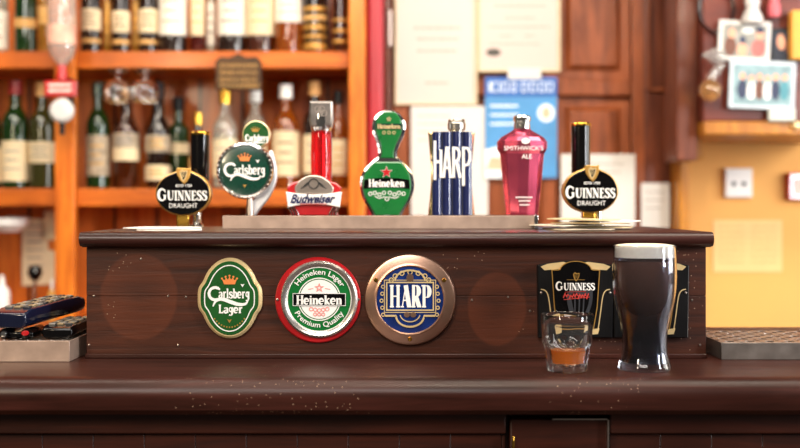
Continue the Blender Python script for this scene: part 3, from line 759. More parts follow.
# --- dark green disc tap
t = tap(246, 'dark green round beer tap with silver swoosh stem, second from the left'); F = frame(246, TD, SHELF)
cx, cz = F(245.5, 170.5)
MB().lathe([(24*s, -.006), (25.5*s, -.0095), (27.5*s, -.0085), (28.8*s, -.003), (28.6*s, .006), (26*s, .01), (0, .01)], 56, (cx, 0, cz), 'y', cap=False, ).build('badge_rim', m_chrome, t)
MB().lathe([(0, -.0092), (15*s, -.0088), (24.8*s, -.0062), (24.8*s, 0), (0, 0)], 56, (cx, 0, cz), 'y', cap=False).build('badge_face', m_dgreen, t)
mb = MB()
for k in range(34):
    a = 2*PI*k/34; mb.lathe([(0, -.0012), (.9*s, -.0006), (1.1*s, 0)], 6, (cx+27*s*math.cos(a), -.0088, cz+27*s*math.sin(a)), 'y')
mb.build('beaded_edge', m_steel, t)
mb = MB(); y = -.0102
word(mb, 'arlsberg', cx+4.8*s, cz+.5*s, 31*s, 9.6*s, y, T=.22, t=.1, gap=.02, th=.001)
mb.ribbon([(cx+x*s, cz+z*s) for x, z in arc(-13.8, .4, 6, 6.2, 40, 310, 12)], [1.4*s]+[2.6*s]*11+[1.4*s], y-.00005, y+.001)
swoosh(mb, cx+1*s, cz-6.5*s, 30*s, y)
mb.plate([(cx+a, cz+b) for a, b in heart(13*s, 9*s, 2*s)], y, y+.0006)
mb.build('lettering', m_white, t, smooth=False)
mb = MB(); crown(mb, cx, cz+13*s, 12*s, 8*s, y); mb.build('crown', m_orangep, t, smooth=False)
mb = MB(); mb.plate([(cx+a, cz+b) for a, b in heart(0, -15.5*s, 2*s)], y+.0008, y+.0022); mb.build('gold_leaf', m_gold, t, smooth=False)
# silver swoosh stem, curved blade
path = smooth_line([(270, 150), (272.5, 166), (271, 180), (264, 194), (255, 206), (249, 217), (246, 229)], 5)
wds = [3, 6.5, 10, 12, 11, 9, 8]
n = len(path); wl = [wds[min(6, int(i/5))] + (wds[min(6, int(i/5)+1)] - wds[min(6, int(i/5))])*((i % 5)/5) for i in range(n)]
pp = [F(a, b) for a, b in path]
MB().ribbon(pp, [w*s for w in wl], .004, .018).build('swoosh_stem', mat('brushed silver', '#e4e4e6', .38, .6, var=.08), t, bevel=.002, angle=50)
MB().box(F(241, 0)[0], F(253, 0)[0], .006, .03, 0, .012).build('base_column', m_chrome, t, bevel=.002)
MB().lathe([(0, F(0, 229)[1]), (5*s, F(0, 229)[1]), (4*s, F(0, 213)[1]), (3*s, F(0, 198)[1]), (0, F(0, 198)[1])], 20, (F(250, 0)[0], -.001, 0)).build('spout', m_steel, t)
# small handle badge
hx, hz = F(255, 134)
hb = oval(hx, hz, 14*s, 14*s, n=40); hb = [(x, max(z, hz-13*s) if z < hz else z) for x, z in hb]
MB().tube([(F(256, 160)[0], .022, F(256, 160)[1]), (hx, .022, hz-6*s)], [5*s, 5.5*s]).build('handle_rod', m_chrome, t)
MB().plate(hb, .012, .03, .002).build('handle_head', m_palegold, t)
MB().plate(offset(hb, -1.2*s), .0108, .0125, .0006).build('handle_face', m_green, t)
mb = MB(); word(mb, 'Carlsberg', hx+1*s, hz-3.5*s, 23*s, 6.5*s, .0102, T=.26, t=.12, gap=0); mb.ribbon([(hx-9*s, hz-9*s), (hx, hz-8*s), (hx+9*s, hz-8.6*s)], [.6*s, 2*s, .6*s], .0102, .0108); mb.build('handle_lettering', m_white, t, smooth=False)
mb = MB(); crown(mb, hx-.5*s, hz+5*s, 8*s, 5*s, .0102); mb.build('handle_crown', m_gold, t, smooth=False)

# --- red column tap with bow badge
t = tap(314, 'beer tap with translucent red column and white bow-shaped name badge, third from the left'); F = frame(314, TD, SHELF)
m_redglass = mat('translucent red acrylic', '#ef1f24', .06, trans=.75, ior=1.45, var=.1)
X = F(320.5, 0)[0]
MB().lathe([(0, F(0, 182)[1]), (10.6*s, F(0, 182)[1]), (10.9*s, F(0, 150)[1]), (10.2*s, F(0, 131)[1]), (0, F(0, 130)[1])], 12, (X, .02, 0)).build('red_column', m_redglass, t)
MB().lathe([(0, F(0, 182)[1]), (3.2*s, F(0, 181)[1]), (3*s, F(0, 131)[1]), (0, F(0, 131)[1])], 14, (X, .02, 0)).build('inner_rod', m_chrome, t)
mb = MB().lathe([(0, F(0, 134)[1]), (7*s, F(0, 133.5)[1]), (10.3*s, F(0, 129)[1]), (11.5*s, F(0, 122)[1]), (11*s, F(0, 114)[1]), (0, F(0, 113)[1])], 32, (X, .02, 0)); mb.build('chrome_collar', m_chrome, t)
MB().plate([F(308.5, 120), F(310, 127), F(331, 127), F(332.5, 120), F(332, 101), F(309, 101)], .004, .03, .003).build('handle_top', mat('dark pewter', '#8d8580', .3, .8, var=.3, scale=60), t)
mb = MB()
for k in range(4): mb.rim(oval(X+(-3+2*k)*s, F(0, 109+(k % 2)*4)[1], 3.4*s, n=16), .8*s, .0026-.00003*k, .0042)
mb.build('handle_emblem', m_steel, t, smooth=False)
# bow badge
mb = MB().plate([F(*p) for p in [(290, 216), (292, 205), (289, 196), (287, 188), (292, 183), (300, 181), (328, 181), (336, 183), (341.5, 188), (339, 196), (336, 205), (338, 216)]], -.004, .014, .002); mb.build('badge_back', m_red, t)
mb = MB().plate([F(*p) for p in smooth_line([(297, 194), (295, 188), (300, 181), (306, 177), (314, 175.5), (322, 177), (328, 181), (334, 188), (332, 194)], 3)], -.0085, -.004, .0015); mb.build('silver_crest', m_steel, t)
mb = MB().rim(oval(*F(314, 184), 5.5*s, n=20), 1.2*s, -.0098, -.0086)
for k in range(7): mb.ribbon([F(301+k*1.0, 189-k), F(307+k*.5, 186-k*.6)], .7*s, -.0096-.00002*k, -.0086); mb.ribbon([F(327-k*1.0, 189-k), F(321-k*.5, 186-k*.6)], .7*s, -.0096-.00002*k, -.0086)
mb.build('crest_relief', m_chrome, t, smooth=False)
bow = [(286.5, 192), (300, 194), (314, 194.8), (328, 194), (342, 192), (340, 207.5), (328, 205), (314, 204.6), (300, 205), (288.5, 207.5)]
MB().plate([F(*p) for p in bow], -.0112, -.003, .001).build('name_band', m_white, t)
mb = MB(); x, z = F(314, 198.8)
sans(mb, 'Budweiser', x, z, 43*s, 9*s, -.0118, bold=.035, shear=.35); mb.ribbon([F(293, 203.4), F(322, 202.4)], .7*s, -.0117, -.0112); mb.build('lettering', m_navyd, t, smooth=False)
mb = MB(); x, z = F(313, 206.2)
mb = MB()
for k in range(14): mb.ribbon([F(301+k*1.9, 204.1), F(302.2+k*1.9, 204.1)], 1.3*s, -.0117, -.0112)
mb.build('small_lettering', m_redtxt, t, smooth=False)
for sx in (-1, 1):
    mb = MB()
    for k in range(3): mb.tube([(*F(314+sx*(27-3.5*k), 208), 0), (0, 0, 0)][:0] or [(F(314+sx*(26-3*k), 208)[0], -.006, F(0, 207)[1]), (F(314+sx*(22-3*k), 214)[0], -.005, F(0, 213)[1]), (F(314+sx*(20-3*k), 229)[0], -.004, 0)], .9*s, 8)
    mb.build('chrome_leg', m_chrome, t)

# --- green teardrop tap
t = tap(387, 'bright green gourd-shaped beer tap with red star and silver edge, middle of the row'); F = frame(387, TD, SHELF)
half = smooth_line([(0, 110.5), (8, 112), (14, 117.5), (16.8, 126), (15.3, 135), (11.8, 143), (9.6, 151), (10, 157), (14, 160.5), (20, 166), (25.5, 175), (27.2, 186), (25, 197), (20, 206), (16, 213), (13, 222), (12, 228)], 3)
out = [(x*s, F(0, y)[1]) for x, y in half]
lean = lambda z: 1.8*s*min(1, max(0, (z-F(0, 165)[1])/(30*s)))
full = [(-x, z) for x, z in out[::-1]] + [(x, z) for x, z in out[1:]]
full = [(x+lean(z), z) for x, z in full]
MB().plate(full, -.003, .016, .003).build('silver_body', m_chrome, t)
def green_part(y0, y1, inset):
    L = [(x-inset, y) for x, y in half if y0 <= y <= y1 and x > inset]
    L = [(max(.5, x), y) for x, y in L]
    q = [(-x*s, F(0, y)[1]) for x, y in L[::-1]] + [(x*s, F(0, y)[1]) for x, y in L]
    return [(x+lean(z), z) for x, z in q]
MB().plate(green_part(112, 158.5, 3.4), -.0052, -.002, .0015).build('upper_face', m_green2, t)
MB().plate(green_part(161, 216, 3), -.0062, -.002, .0018).build('lower_face', m_green2, t)
x, z = F(387, 178)
MB().plate(star(*F(386.5, 172.5), 5.6*s), -.0078, -.006).build('red_star', m_red, t, smooth=False)
MB().plate([F(*p) for p in [(363.5, 189), (364.5, 180), (375, 178.5), (386, 178), (398, 178.5), (409, 180), (410, 189), (398, 188), (386, 187.6), (375, 188)]], -.0074, -.0058).build('name_band', m_black, t, smooth=False)
mb = MB(); word(mb, 'Heineken', *F(386.7, 183.4), 36*s, 7.4*s, -.008, T=.26, t=.11, gap=0)
mb.rim(star(*F(386.5, 172.5), 6.4*s), .6*s, -.0072, -.006)
for sx in (-1, 1):
    for k in range(4): mb.rim(oval(*F(387+sx*(3+4.5*k), 193.5-abs(k-1)*.4+(k % 2)*1.2), 2.1*s, n=10), .7*s, -.0071-.00002*k, -.0058)
    mb.ribbon([F(387+sx*2, 197), F(387+sx*8, 198.5), F(387+sx*12, 196.5)], .8*s, -.007, -.006)
mb.rim(oval(*F(387, 199), 2.2*s, n=12), .7*s, -.0073, -.0058)
mb.build('lettering', m_white, t, smooth=False)
mb = MB(); MB().plate([F(376, 129.5), F(402, 129.5), F(402, 124), F(376, 124)], -.0064, -.005).build('handle_band', m_dgreen, t, smooth=False)
word(mb, 'Heineken', *F(389, 126.8), 23*s, 4.4*s, -.007, T=.26, t=.12, gap=0)
for k in range(3): mb.rim(oval(*F(384+5*k, 133), 1.8*s, n=10), .6*s, -.006-.00002*k, -.005)
mb.rim(star(*F(389, 119.5), 3*s), .7*s, -.006, -.005)
mb.build('handle_lettering', m_palegold, t, smooth=False)
MB().lathe([(0, 0), (13*s, 0), (13*s, .004), (9*s, .006), (9*s, .012), (0, .012)], 28, (0, .006, 0), sy=.6).build('base_column', m_chrome, t)

# --- navy ribbed tap
t = tap(452, 'navy blue ribbed rectangular beer tap with tall white letters and gold sides'); F = frame(452, TD, SHELF)
body = smooth_line([(428.5, 132), (430, 150), (431.5, 170), (431, 190), (429, 210), (427.5, 229)], 3)
L = [F(*p) for p in body]; R = [F(904-p[0]-.6, p[1]) for p in body]
MB().plate(L[::-1] + R, -.001, .03, .003).build('gold_body', mat('pale brass', '#e6d3a0', .18, .95, var=.08), t)
mb = MB()
for k in range(4):
    a = 432.5 + 10.1*k; q = []
    for (x, y) in [(a, 134), (a+9.4, 134)]: q.append((x, y))
    pts = [F(a, 218), F(a+9.3, 218), F(a+9.3, 132), F(a, 132)]
    n = 7; vs = []; fs = []
    for j in range(n):
        u = j/(n-1); xx = pts[0][0] + (pts[1][0]-pts[0][0])*u; yy = -.0012-.0042*math.sin(PI*u)
        vs += [(xx, yy, pts[0][1]), (xx, yy, pts[2][1])]
    for j in range(n-1): fs.append((2*j, 2*j+2, 2*j+3, 2*j+1))
    vs += [(pts[0][0], .001, pts[0][1]), (pts[1][0], .001, pts[0][1]), (pts[1][0], .001, pts[2][1]), (pts[0][0], .001, pts[2][1])]
    b0 = 2*n
    fs += [[b0, b0+1] + [2*j for j in range(n-1, -1, -1)], [b0+3, b0+2] + [2*j+1 for j in range(n-1, -1, -1)]]
    mb.add(vs, fs)
mb.build('navy_ribs', m_navyd, t, angle=40)
mb = MB()
for k in range(3): a = 442.1+10.1*k; mb.plate([F(a-.45, 216), F(a+.45, 216), F(a+.45, 132), F(a-.45, 132)], -.0024, -.0009)
mb.build('silver_lines', m_chrome, t, smooth=False)
mb = MB(); y = -.0063
def bar(x0, y0, x1, y1, w): mb.ribbon([F(x0, y0), F(x1, y1)], w*s, y-random.random()*2e-5, y+.0009)
bar(434.8, 141, 434.8, 180, 2.7); bar(440.8, 150, 440.8, 178, 2.7); bar(434.8, 162, 440.8, 162, 3)
bar(443.4, 178, 446.6, 147, 2.6); bar(450.4, 178, 447.4, 147, 2.9); bar(445, 168, 449.5, 168, 2.6)
bar(453.4, 147, 453.4, 178, 2.7); mb.ribbon([F(453.4, 148.4), F(457, 148.6), F(459, 152), F(459, 157), F(457, 161), F(453.4, 161.5)], 2.7*s, y, y+.0009); bar(456, 161, 460, 178, 3)
bar(463.2, 147, 463.2, 186, 2.7); mb.ribbon([F(463.2, 148.4), F(467.4, 148.6), F(469.6, 153), F(469.6, 160), F(467.4, 165), F(463.2, 165.4)], 2.7*s, y, y+.0009)
mb.build('lettering', m_white, t, smooth=False)
X = F(457, 0)[0]
MB().lathe([(0, F(0, 133)[1]), (7.4*s, F(0, 133)[1]), (7.4*s, F(0, 130)[1]), (9*s, F(0, 129)[1]), (9.2*s, F(0, 123)[1]), (8*s, F(0, 121.5)[1]), (8.8*s, F(0, 120.5)[1]), (8*s, F(0, 118.8)[1]), (0, F(0, 118.5)[1])], 32, (X, .014, 0)).build('chrome_knob', mat('satin knob', '#b9b4ac', .22, .9, var=.3), t)

# --- rose red faceted tap
t = tap(523, 'shiny rose-red faceted beer tap with chrome cap, left of the right-hand black tap'); F = frame(523, TD, SHELF)
pl = [(15.5, 229), (16.5, 218), (19.5, 190), (22, 160), (22.8, 153.5), (25.6, 149), (25.8, 141), (22, 137), (15, 133), (9, 129.5), (8.5, 127.5)]
mb = MB(); n = 12; rows = []; vs = []
for r, yy in pl:
    z = F(0, yy)[1]; rows.append(list(range(len(vs), len(vs)+n)))
    vs += [(r*s*math.cos(2*PI*(k+.5)/n), .015 + r*s*.62*math.sin(2*PI*(k+.5)/n), z) for k in range(n)]
fs = [rows[0][::-1], rows[-1]]
for a, b in zip(rows, rows[1:]):
    for k in range(n): fs.append((a[k], a[(k+1) % n], b[(k+1) % n], b[k]))
MB().add(vs, fs).build('faceted_body', m_pink, t, bevel=.0012, angle=15)
MB().lathe([(0, F(0, 128.5)[1]), (8.2*s, F(0, 128.5)[1]), (8.2*s, F(0, 123)[1]), (6.8*s, F(0, 122)[1]), (8.6*s, F(0, 121)[1]), (9*s, F(0, 117)[1]), (7.5*s, F(0, 115)[1]), (0, F(0, 114.5)[1])], 32, (0, .015, 0)).build('chrome_cap', m_chrome, t)
mb = MB(); yf = .015-25*s*.62-.0012
sans(mb, "SMITHWICK'S", 0, F(0, 148.5)[1], 39*s, 4.6*s, yf, bold=.0); sans(mb, 'ALE', 3*s, F(0, 156.8)[1], 10*s, 4.4*s, yf, bold=.01)
mb.plate(oval(2*s, F(0, 141.5)[1], 4.6*s, 3*s, n=8), yf, yf+.003)
mb.build('lettering', m_white, t, smooth=False)
mb = MB(); yf2 = .015-19*s*.62-.0012

for yy, hw in ((197.5, 8.5), (201, 5.5), (205, 4.5)):
    k = -hw
    while k < hw: mb.ribbon([((1+k)*s, F(0, yy)[1]), ((1+k+1.1)*s, F(0, yy)[1])], 1.5*s, yf2, yf2+.0008); k += 1.7
mb.build('small_lettering', m_white, t, smooth=False)

# ================================================================== BEER MATS
mats_right = [('#d9cbb0', 578, 1.60, .044, 8), ('#c9b48a', 600, 1.62, .046, -14), ('#e6dcc8', 566, 1.61, .043, 25), ('#b59a6a', 590, 1.60, .045, 40), ('#efe8da', 604, 1.615, .044, 5), ('#cbb78e', 584, 1.605, .044, -30)]
words_ = ['bottom mat of the loose pile', 'second mat up in the loose pile', 'third mat up in the loose pile', 'fourth mat up in the loose pile', 'fifth mat up, jutting right from the pile', 'topmost mat of the loose pile']
z = SHELF + .0008
for k, ((c, px, D, r, a), w_) in enumerate(zip(mats_right, words_)):
    ol = [(x*r, y_*r) for x, y_ in [(1, -.75), (1, .75), (.75, 1), (-.75, 1), (-1, .75), (-1, -.75), (-.75, -1), (.75, -1)]]
    q = MB().plate(ol, 0, .0014).xform(Matrix.Rotation(math.radians(-90), 4, 'X'))
    o = q.build('beer_mat', mat('card '+c, c, .7, var=.15, scale=60), smooth=False)
    tilt = [0, .6, -.7, 1.0, -1.0, 1.3][k]
    o.location = (W(px, D), D, z + .0007); o.rotation_euler = (0, math.radians(tilt), math.radians(a))
    z += .0027
    tag(o, 'cardboard beer mat, ' + w_ + ' right of the long tray', 'beer mat', 'beer mats right of the long tray')
z = SHELF + .0005
for k, (c, px, D, r, a, w_) in enumerate([('#e9e4da', 170, 1.56, .044, 10, 'lower'), ('#f4f1ea', 163, 1.57, .046, -6, 'upper')]):
    ol = [(x*r, y_*r) for x, y_ in [(1, -.75), (1, .75), (.75, 1), (-.75, 1), (-1, .75), (-1, -.75), (-.75, -1), (.75, -1)]]
    q = MB().plate(ol, 0, .0014).xform(Matrix.Rotation(math.radians(-90), 4, 'X'))
    o = q.build('beer_mat', mat('card '+c, c, .7, var=.1, scale=60), smooth=False)
    o.location = (W(px, D), D, z + .0009); o.rotation_euler = (0, 0, math.radians(a)); z += .0023
    tag(o, 'pale square beer mat, ' + w_ + ' of two at the left end of the cabinet top', 'beer mat', 'beer mats at the left end')

# ================================================================== REMOTE CONTROLS
def remote(name, label, loc, L, wdt, H, rz, rx, shell, ry=0, red=False, nb=9):
    t = thing(name, label, 'remote control', loc); t.rotation_euler = (math.radians(rx), math.radians(ry), math.radians(rz))
    # local: near end at y=0, runs to y=L ; rounded ends, tapered belly
    secs = []
    for k in range(9):
        u = k/8; y_ = L*u; wf = 1 - .12*math.sin(PI*u) - (.25 if k in (0, 8) else 0)*.5; hf = .8 if k in (0, 8) else 1
        secs.append((y_, wdt/2*wf, H*hf))
    vs = []; rows = []
    for y_, hw, hh in secs:
        ring = [(-hw*.7, 0), (hw*.7, 0), (hw*.95, hh*.25), (hw, hh*.65), (hw*.93, hh), (-hw*.93, hh), (-hw, hh*.65), (-hw*.95, hh*.25)]
        rows.append(list(range(len(vs), len(vs)+8))); vs += [(a, y_, b) for a, b in ring]
    fs = [rows[0][::-1], rows[-1]]
    for a, b in zip(rows, rows[1:]):
        for k in range(8): fs.append((a[k], a[(k+1) % 8], b[(k+1) % 8], b[k]))
    MB().add(vs, fs).build('shell', shell, t, bevel=.002, angle=50)
    i = 0
    for r_ in range(nb):
        for c_ in range(3):
            y_ = L*.12 + r_*(L*.76/nb); x_ = (c_-1)*wdt*.24
            mm = m_btn[(r_*2+c_) % 3]
            if red and r_ == nb-1 and c_ == 2: mm = m_red
            MB().box(x_-wdt*.09, x_+wdt*.09, y_, y_+L*.5/nb, H-.0005, H+.0022).build('button', mm, t, bevel=.0008)
    return t
m_btn = [mat('grey rubber button', '#7f7a72', .35, var=.1), mat('pale rubber button', '#8f7c5e', .3, var=.1), mat('dark rubber button', '#3a3838', .4, var=.1)]
m_blue = mat('dark blue gloss shell', '#10162e', .2, var=.2, coat=.6)
ztop = COUNTER + .0003 + (zt-COUNTER)
remote('remote_control', 'black remote control lying flat against the cabinet, below the blue-black one', (-.4425, 1.432, ztop+.0005), .125, .045, .0165, 1, 0, m_black)
t = remote('remote_control', 'blue-black remote control resting tilted on top of the others', (-.499, 1.418, ztop+.0155),   .165, .052, .0235, -11, 2.6, m_blue)
t = thing('key_fob', 'small black remote fob with a red button, under the blue-black remote control', 'key fob', (-.492, 1.421, ztop+.0005))
for dx in (-.0155, .0125):
    MB().lathe([(0, 0), (.0055, .0008), (.0068, .003), (.0068, .06), (.0055, .062), (0, .063)], 20, (dx, 0, .007), 'y').build('barrel', m_black, t)
MB().box(-.02, .02, .006, .058, .0008, .0095).build('fob_body', m_black, t, bevel=.002)
MB().lathe([(0, -.0015), (.0045, -.001), (.005, .001)], 16, (.0125, 0, .0085), 'y', sy=.7).build('red_button', m_red, t)
MB().lathe([(0, -.001), (.0035, -.0005), (.004, .001)], 16, (-.0155, 0, .007), 'y').build('lens', m_chrome, t)

# ================================================================== BACK BAR SHELVES
SD = 3.10
t = thing('back_bar_shelves', 'tall orange pine shelving full of bottles behind the bar on the left', 'shelving', (W(205, SD), SD, 0))
ox = W(205, SD)
xl, xr = -2.2, W(349, SD)
def shelfboard(py0, py1): MB().box(xl-ox, xr-ox-.0005, .012, .285, Z(py1, SD), Z(py0, SD)).build('shelf_board', m_orange, t, bevel=.004)
ZT1, ZT2 = Z(50.5, SD), Z(188.5, SD)
shelfboard(50.5, 68); shelfboard(188.5, 206.5)
MB().box(xl-ox, W(364, SD)-ox, .0, .285, 2.36, 2.40).build('shelf_board', m_orange, t, bevel=.004)
for a, b in ((56.5, 76.5), (349, 365.5)):
    MB().box(W(a, SD)-ox, W(b, SD)-ox, -.02, .0115, 0, 2.36).build('upright', m_post, t, bevel=.004)
MB().box(xr-ox, W(365.5, SD)-ox, .0118, .285, 0, 2.36).build('end_panel', m_post, t, bevel=.002)
MB().box(xl-ox, xr-ox-.001, .2856, .296, .92, 2.4).build('back_boards', m_planks, t)
MB().box(xl-ox, xr-ox-.001, .012, .285, .88, .92).build('shelf_board', m_orange, t, bevel=.004)
MB().box(xl-ox, xr-ox-.001, .03, .285, 0, .88).build('cupboard_front', m_door, t)

# ------------------------------------------------------------------ bottles
def bottle_mat(n, c, tr=.5): return mat('bottle glass '+n, c, .06, trans=tr, ior=1.45, var=.05, coat=.5)
G = {'green': bottle_mat('green', '#15330f', .25), 'dark': bottle_mat('dark', '#20120c', .2), 'brown': bottle_mat('brown', '#4a200c', .4), 'clear': bottle_mat('clear', '#dcd6c8', .75),
     'amber': bottle_mat('amber', '#a85410', .6), 'gold': bottle_mat('gold', '#b07a28', .5), 'red': bottle_mat('deep red', '#4c120c', .35), 'olive': bottle_mat('olive', '#3d3c17', .35)}
LB = {'cream': m_cream, 'white': mat('white bottle label', '#dfd8ca', .6, var=.03), 'tan': mat('tan bottle label', '#c99a58', .6, var=.25, scale=60), 'grey': mat('mottled label', '#a08f78', .6, var=.45, scale=70),
      'goldy': mat('gold striped label', '#b8873c', .4, .4, var=.3, scale=50)}
CP = {'red': mat('red capsule', '#8e1f1f', .4), 'gold': m_brass, 'white': m_white, 'black': m_blackm, 'green': m_dgreen, 'tan': mat('cork stopper', '#c8955a', .6), 'blue': mat('blue capsule', '#27346e', .4)}
def bottle(px, py_base, wpx, hpx, glass, cap, labels, label, D=3.19, style='round', group=None, mark=None):
    s = D/FP; r = wpx/2*s; H = hpx*s
    zb = (ZT1 if py_base < 100 else ZT2) + .0006
    t = thing('spirit_bottle', label, 'bottle', (W(px, D), D, zb), 0, group)
    rn = min(r*.42, .0155)
    if style == 'round': pr = [(0, .004), (r*.8, 0), (r, .006), (r, H*.58), (r*.96, H*.63), (r*.8, H*.685), (r*.55, H*.73), (rn, H*.775), (rn*.95, H*.93)]
    elif style == 'square': pr = [(0, .004), (r*.85, 0), (r, .005), (r*1.02, H*.62), (r*.97, H*.66), (r*.7, H*.69), (rn, H*.72), (rn*.95, H*.93)]
    elif style == 'flare': pr = [(0, .004), (r*.75, 0), (r*.85, .006), (r, H*.5), (r*.98, H*.56), (r*.7, H*.64), (rn*1.2, H*.7), (rn, H*.92)]
    else: pr = [(0, .004), (r*.8, 0), (r, .006), (r, H*.5), (r*.85, H*.6), (rn*1.1, H*.75), (rn, H*.93)]
    pr2 = pr + [(0, pr[-1][1])]
    MB().lathe(pr2, 28, cap=False).build('bottle_glass', G[glass], t)
    MB().lathe([(0, pr[-1][1]-.001), (rn*1.1, pr[-1][1]-.02), (rn*1.25, pr[-1][1]-.018), (rn*1.25, H-.002), (rn*1.1, H), (0, H)], 20, cap=False).build('cap', CP[cap], t)
    if glass in ('clear', 'gold', 'amber', 'olive') :
        lv = H*.55; MB().lathe([(0, .008)] + [(r*.86, .009), (r*.9, .015), (r*.9, lv), (0, lv)], 24, cap=False).build('spirit', mat('spirit in '+glass, {'clear': '#e6ddc4', 'gold': '#b0701c', 'amber': '#a04a10', 'olive': '#c09a38'}[glass], .1, trans=.4, var=.05), t)
    for lc, a, b in labels:     # label band between fractions of the height
        MB().lathe([(r*1.012, a*H), (r*1.025, a*H+.0005), (r*1.025, b*H-.0005), (r*1.012, b*H)], 28, cap=False).build('label', LB[lc], t); lab_o = bpy.context.scene.collection.objects[-1]
        if b-a > .12:
            lo = MB()
            for j in range(3):
                zz = (a + (b-a)*(.3+.22*j))*H; ww = [.7, .5, .62][j]
                ar = [(r*1.035*math.sin(q*ww), -r*1.035*math.cos(q*ww)) for q in [-1+.25*i for i in range(9)]]
                n = len(ar); vs = [(x, y, zz-.0022) for x, y in ar] + [(x, y, zz+.0022) for x, y in ar]
                lo.add(vs, [(i, i+1, n+i+1, n+i) for i in range(n-1)])
            lo.build('label_print', [m_ink, m_dframe, m_gold][int(px) % 3], lab_o, smooth=False)
    return t
GT = 'spirit bottles on the upper shelf'; GL = 'spirit bottles on the lower shelf'
top = [
 (-2, 20, 'clear', 'white', [('white', .05, .4)], 'pale bottle at the far left edge of the upper shelf'),
 (26, 22, 'green', 'black', [('tan', .24, .33)], 'green bottle with orange label band on the upper shelf, left end'),
 (44, 11, 'gold', 'gold', [('tan', .28, .45)], 'slim golden bottle just left of the hanging optic'),
 (91, 20, 'dark', 'black', [('cream', .22, .42), ('tan', .1, .14)], 'dark bottle with cream label, first right of the hanging optic'),
 (107.5, 8, 'gold', 'gold', [('goldy', .1, .5)], 'thin gold bottle between the first two dark bottles'),
 (121, 18, 'dark', 'red', [('cream', .2, .4), ('tan', .09, .13)], 'dark bottle with cream label between two thin gold bottles'),
 (136, 8, 'gold', 'gold', [('goldy', .1, .5)], 'thin gold bottle left of the third dark bottle'),
 (148.5, 19, 'dark', 'blue', [('cream', .2, .42), ('tan', .09, .13)], 'dark cream-labelled bottle next to the tall white-labelled ones'),
 (173, 27, 'dark', 'black', [('white', .17, .6)], 'dark bottle with a large white label, first of the white-labelled run'),
 (197.5, 14, 'red', 'red', [('cream', .17, .6)], 'narrow deep red bottle with cream label, second of the white-labelled run'),
 (211, 9, 'clear', 'white', [('white', .1, .5)], 'slim clear bottle squeezed between wide white-labelled bottles'),
 (232, 28, 'dark', 'gold', [('white', .17, .6)], 'wide bottle with white label directly above the hanging brown plaque'),
 (260.5, 27, 'brown', 'gold', [('cream', .17, .6)], 'wide brown bottle with cream label right above the plaque edge'),
 (288.5, 27, 'amber', 'gold', [('white', .29, .6)], 'amber bottle whose white label sits high, right of the cream-labelled one'),
 (315, 24, 'dark', 'gold', [('goldy', .04, .1), ('goldy', .14, .18), ('goldy', .22, .27), ('tan', .31, .36), ('goldy', .4, .44)], 'dark bottle ringed with gold bands on the upper shelf, right side'),
 (340.5, 17, 'brown', 'gold', [('goldy', .1, .13), ('goldy', .2, .23), ('goldy', .3, .33)], 'brown banded bottle at the right end of the upper shelf')]
for px, w_, g, c, lb, lab in top:
    bottle(px, 50, w_, 106, g, c, lb, lab, style='square' if w_ > 24 else 'round', group=GT, D=3.19 if w_ > 9 else 3.22)
low = [
 (-10, 22, 104, 'green', 'red', [('cream', .06, .4)], 'bottle cut by the left picture edge on the lower shelf', 'round'),
 (15.5, 26, 108, 'green', 'red', [('cream', .07, .44)], 'green bottle with large cream label and red capsule on the lower shelf', 'round'),
 (42.5, 25, 106, 'olive', 'tan', [('cream', .24, .44)], 'olive bottle with cream label just left of the pine upright', 'round'),
 (98, 23, 106, 'green', 'green', [('grey', .12, .5)], 'green-shouldered bottle with mottled label, first right of the left upright', 'round'),
 (126, 26, 106, 'brown', 'gold', [('grey', .38, .52), ('cream', .26, .38)], 'dark brown bottle between the green-shouldered and the two-label bottle', 'flare'),
 (158, 25, 106, 'dark', 'black', [('grey', .34, .5), ('cream', .08, .22)], 'dark bottle with two labels, left of the black oval tap', 'flare'),
 (178.5, 21, 92, 'green', 'black', [('cream', .38, .5)], 'dark green bottle half hidden behind the left black oval tap', 'square'),
 (198, 17, 76, 'dark', 'gold', [('tan', .2, .4)], 'short dark bottle with gold cap peeking above the left tap handle', 'slim'),
 (225, 25, 98, 'clear', 'gold', [('cream', .12, .5)], 'clear cream-labelled bottle behind the dark green round tap, left side', 'round'),
 (255, 23, 100, 'clear', 'white', [('cream', .12, .5)], 'clear bottle with white cap behind the small green handle badge', 'round'),
 (286, 26, 104, 'amber', 'white', [('cream', .12, .55)], 'amber bottle with white cap left of the red tap column', 'round'),
 (315, 24, 107, 'dark', 'tan', [('cream', .14, .5)], 'cork-stoppered bottle behind the red tap column', 'round'),
 (338.5, 18, 98, 'amber', 'black', [('cream', .14, .5)], 'amber bottle at the right end of the lower shelf', 'round')]
for px, w_, h_, g, c, lb, lab, st in low:
    bottle(px, 188, w_, h_, g, c, lb, lab, style=st, group=GL, D={198: 3.17, 178.5: 3.27}.get(px, 3.20))

# hanging optic on the left upright
OD = 3.0
t = thing('spirit_optic', 'upside-down bottle in a red and white optic dispenser on the left upright', 'dispenser', (W(62, OD), OD, Z(125, OD)))
F = frame(62, OD, Z(125, OD)); so = OD/FP
MB().lathe([(0, F(0, 68)[1]), (4*so, F(0, 68)[1]), (5*so, F(0, 64)[1]), (12*so, F(0, 56)[1]), (13.5*so, F(0, 48)[1]), (13.5*so, F(0, -30)[1]), (11*so, F(0, -34)[1]), (0, F(0, -34)[1])], 32).build('inverted_bottle', bottle_mat('pale', '#e9d9cf', .7), t)
MB().lathe([(13.8*so, F(0, 45)[1]), (13.8*so, F(0, 26)[1])], 32, cap=False).build('bottle_label', mat('red on cream label', '#dba590', .6, var=.4, scale=25), t)
MB().lathe([(0, F(0, 80)[1]), (6*so, F(0, 80)[1]), (5*so, F(0, 70)[1]), (4.5*so, F(0, 64)[1]), (0, F(0, 64)[1])], 20).build('red_collar', m_red, t)
